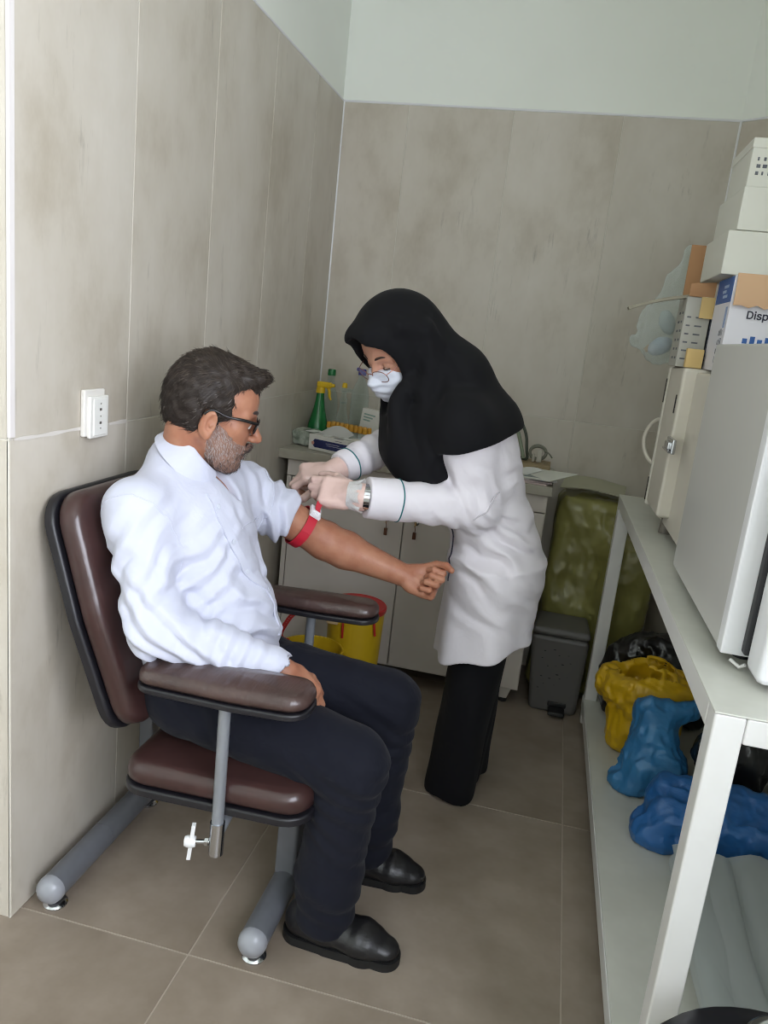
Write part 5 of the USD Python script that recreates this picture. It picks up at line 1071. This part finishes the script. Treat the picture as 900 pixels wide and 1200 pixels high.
# teal cuff piping
m_teal = M('teal_piping', (24, 104, 110), .6)
for c, v, r_, off in ((wNc, vN, .058, -.085), (wFc, vF, .052, -.035)):
    e1 = np.cross(v, [0, 0, 1.]); e1 /= np.linalg.norm(e1); e2 = np.cross(e1, v); rg = [csnap(c+v*off+(e1*math.cos(a)+e2*math.sin(a))*r_, .0016) for a in np.linspace(0, 2*np.pi, 44, endpoint=False)]; rg = V(rg)
    for _ in range(4): rg = (np.roll(rg, 1, 0)+2*rg+np.roll(rg, -1, 0))/4
    part('piping', tube(rg, .0019, 8, closed=True, cap=False), m_teal, ct, 50)
# front opening edge
fr_ = V([csnap(p, .001) for p in spline([(.745, -1.17, .87), (.738, -1.17, .82), (.748, -1.17, .78), (.738, -1.17, .735), (.745, -1.17, .69)], 40)])
for _ in range(4): fr_[1:-1] = (fr_[:-2]+2*fr_[1:-1]+fr_[2:])/4
part('front_edge', tube(fr_, .0022, 8), M('dark_edge', (44, 40, 58), .7), ct, 50)
# pocket: a slanted welt on the near side
pk = V([csnap(p, .0008) for p in spline([(.845, -1.30, .895), (.885, -1.29, .935), (.935, -1.27, .985)], 24)])
for _ in range(6): pk[1:-1] = (pk[:-2]+2*pk[1:-1]+pk[2:])/4
part('pocket_welt', tube(pk, .0022, 8), M('welt_grey', (190, 185, 191), .8), ct, 60)
# trousers
m_bt = cloth('trouser_black', (10, 10, 15), 700, .88, .0003, .02, .003)
B = Body()
for a, b_, r1 in (((.905, -1.10, .60), (.868, -1.085, .02), .088), ((.900, -.96, .60), (.888, -.815, .02), .078)): B.cap(a, b_, .095, r1, .03, flat=((1, 0, 0), .86))
B.cap((.895, -1.03, .60), (.878, -.95, .02), .088, .085, .03); B.plane((0, 0, .006), (0, 0, -1), .003); B.plane((0, 0, .62), (0, 0, 1), .003)
def dB(P): th = np.arctan2(P[:, 1]+1.0, P[:, 0]-.885); return .006*np.sin(th*6+P[:, 2]*3)*np.clip((.5-P[:, 2])/.3, 0, 1)+.006*(meshkit.noise(P*9, 9)-.5)
part('trousers', B.mesh((.74, -1.26, -.02), (1.08, -.76, .66), .005, dB), m_bt, nu, True)
# headscarf
m_scarf = cloth('scarf_black', (10, 10, 14), 900, .85, .0003, .02, .0015)
B = Body(); B.add(local(Body().ell((-.006, 0, .034), (.130, .103, .118)), NC, NR), .02)
B.cap(nw(-.03, 0, 0), nkb+V([.02, 0, .03]), .102, .112, .06)
B.cap(nkb+V([.03, 0, .0]), (.80, -1.095, 1.12), .105, .120, .06); B.cap(sN+V([-.01, .0, .0]), sF+V([0.02, .0, -.0]), .088, k=.06)
B.cap(sN, sN+(eN-sN)*.30, .083, .080, .04); B.cap(sF, sF+(eF-sF)*.3, .08, .074, .04); B.ell((.795, -1.10, 1.10), (.133, .172, .13), RY(-30), .05)
B.plane((.80, -1.3, 1.082), (.30, .10, -1.), .008, 'i')
B.cap(nw(.02, 0, -.10), (.635, -1.205, 1.06), .070, .075, .05); B.cap((.655, -1.20, 1.08), (.690, -1.235, .975), .075, .050, .05); B.cap((.72, -1.18, 1.12), (.735, -1.20, .985), .075, .055, .05)
B.plane((.72, -1.2, .945), (-.05, 0, -1.), .006, 'i')
B.cap(nw(.100, -.025, .088), nw(.100, .025, .088), .022, k=.05)
# drape ridges from the crown down to the chest
for pts, r_ in (([nw(.03, .085, .09), nw(-.03, .112, .02), (.66, -1.235, 1.20), (.70, -1.262, 1.08), (.71, -1.26, .99)], .017), ([nw(.05, .095, -.06), (.60, -1.25, 1.17), (.645, -1.265, 1.06), (.67, -1.265, .99)], .015)):
    q_ = spline(pts, 9)
    for a_, b_ in zip(q_[:-1], q_[1:]): B.cap(a_, b_, r_, k=.028)
face = Body(); face.ell((.120, 0, -.018), (.110, .080, .104), RY(6)); face.cap((.10, 0, .05), (.16, 0, .05), .045, k=.03)
B.add(local(face, NC, NR), .012, 's')
def dN(P):
    q = (P-NC)@NR; w = np.exp(-((P-V([.66, -1.17, 1.15]))**2).sum(1)/.03)
    ax = V([.80, -.35, .25]); return w*.0055*np.sin(70*(P@ax)+6*meshkit.noise(P*8, 2))+.003*(meshkit.noise(P*8, 12)-.5)+crease(P, nw(-.02, .09, -.05), (.7, 0, .6), 90, .0045, .08)
scarf = biggest(B.mesh((.40, -1.46, .90), (1.06, -.82, 1.50), .004, dN)); part('headscarf', scarf, m_scarf, nu, True)
# hair edge under the brim
L = Body(); L.ell((-.010, 0, .036), (.1045, .081, .0955)); L.box((.135, 0, -.035), (.105, .2, .095), .02, RY(-10), .01, 's'); H_ = Body(); H_.add(local(L, NC, NR)); H_.add(lambda P: -(P-NC)@NR[:, 0]-.0, .004, 'i')
part('hair', biggest(H_.mesh(NC-.15, NC+.15, .0035, lambda P: .0008*np.sin(((P-NC)@NR[:, 1])*900))), M('hair_brown', (52, 36, 28), .5), nu, True)
# face mask with pleats
L = Body(); L.ell((.046, 0, -.060), (.0745, .069, .073)); L.cap((.100, 0, -.012), (.121, 0, -.036), .010, .012, .03)
L.plane((.09, 0, -.0125), (-.10, 0, 1.), .004); L.plane((.012, 0, -.06), (-1, 0, .12), .004)
def dM(P):
    q = (P-NC)@NR; return .0016*np.sin(q[:, 2]*260+4*np.abs(q[:, 1])/.05)*np.exp(-(q[:, 1]/.06)**4)+.0016*(meshkit.noise(q*60, 3)-.5)
Q = Body(); Q.add(local(L, NC, NR)); mk = part('face_mask', biggest(Q.mesh(NC-.16, NC+.16, .0026, dM)), cloth('mask_white', (214, 218, 228), 1200, .7, .0002, .05), nu, True)
for s in (1, -1): part('ear_loop', tube(spline([nw(.022, s*.062, -.030), nw(.0, s*.072, -.012), nw(-.012, s*.078, .004)], 10), .0014, 6), m_paper, mk, 50)
# lowered eyelids' lashes, brows, eyes
for s in (1, -1):
    part('eyebrow', tube([nw(*c) for c in spline([(.0935, s*.013, .021), (.0915, s*.026, .027), (.0815, s*.041, .026), (.071, s*.052, .020)], 12)], [.002, .003, .0033, .0034, .0033, .0031, .003, .0027, .0024, .002, .0016, .001], 8), M('brow_brown', (62, 42, 34), .6), nu, True)
    part('eyelash', tube([nw(*c) for c in spline([(.0845, s*.020, -.0085), (.0878, s*.032, -.0105), (.081, s*.045, -.0085)], 10)], .0013, 6), M('lash_dark', (28, 20, 18), .6), nu, True)
    part('eye', lathe([(0, -.0105), (.0075, -.0075), (.0105, 0), (.0075, .0075), (0, .0105)], 16, nw(.0745, s*.031, -.005)), M('eye_white', ()), nu, True)
# wire glasses, low on the nose
f_, l_, u_ = NR.T; m_wire = M('wire_rose', (170, 120, 108), .25, .8); m_bl = M('glasses_blue', (40, 52, 120), .35)
gp2 = part('glasses', [tube(bezel(nw(.112, s*.034, -.016), f_, l_*.985+f_*(-s*.17), u_*.985+f_*.17, .0255, .0185, 0, 0, power=2.3), .0012, 8, closed=True, cap=False) for s in (1, -1)]+[tube(spline([nw(.1145, -.0095, -.010), nw(.1195, 0, -.006), nw(.1145, .0095, -.010)], 8), .0012, 8)], m_wire, nu, 60)
for s in (1, -1):
    part('temple', tube(spline([nw(.1085, s*.060, -.008), nw(.085, s*.069, -.004), nw(.04, s*.075, .002), nw(.0, s*.078, .008)], 16), .0012, 8), m_wire, gp2, 60)
    part('lens', prism(sg.Polygon([(.0250*math.cos(a), .0180*math.sin(a)) for a in np.linspace(0, 2*np.pi, 36, endpoint=False)]), .001, nw(.1115, s*.034, -.016), (l_*.985+f_*(-s*.17))/np.linalg.norm(l_*.985+f_*(-s*.17)), (u_*.985+f_*.17)/np.linalg.norm(u_*.985+f_*.17)), clear('glasses_lens', mixf=.02, rough=.03, tint=(252, 252, 253), edge=.15), gp2, False)
part('hinge', [rbox(nw(.106, -.0605, -.008)-.0045, nw(.106, -.0605, -.008)+.0045, .002)], m_bl, gp2, 40, 'dark blue glasses hinge')
# the strap's loose end, from the buckle up into the fingers
te = [bc_+va*.004+bd*.006, bc_+V([.006, .004, .018]), bc_+V([.014, .012, .034]), bc_+V([.026, .028, .044])]; tp = spline(te, 14)
part('strap_end', sheet(V([[p+V([.35, .2, -.3])*o for o in (-.016, 0, .016)] for p in tp]), .002), m_tq, tq, 60)
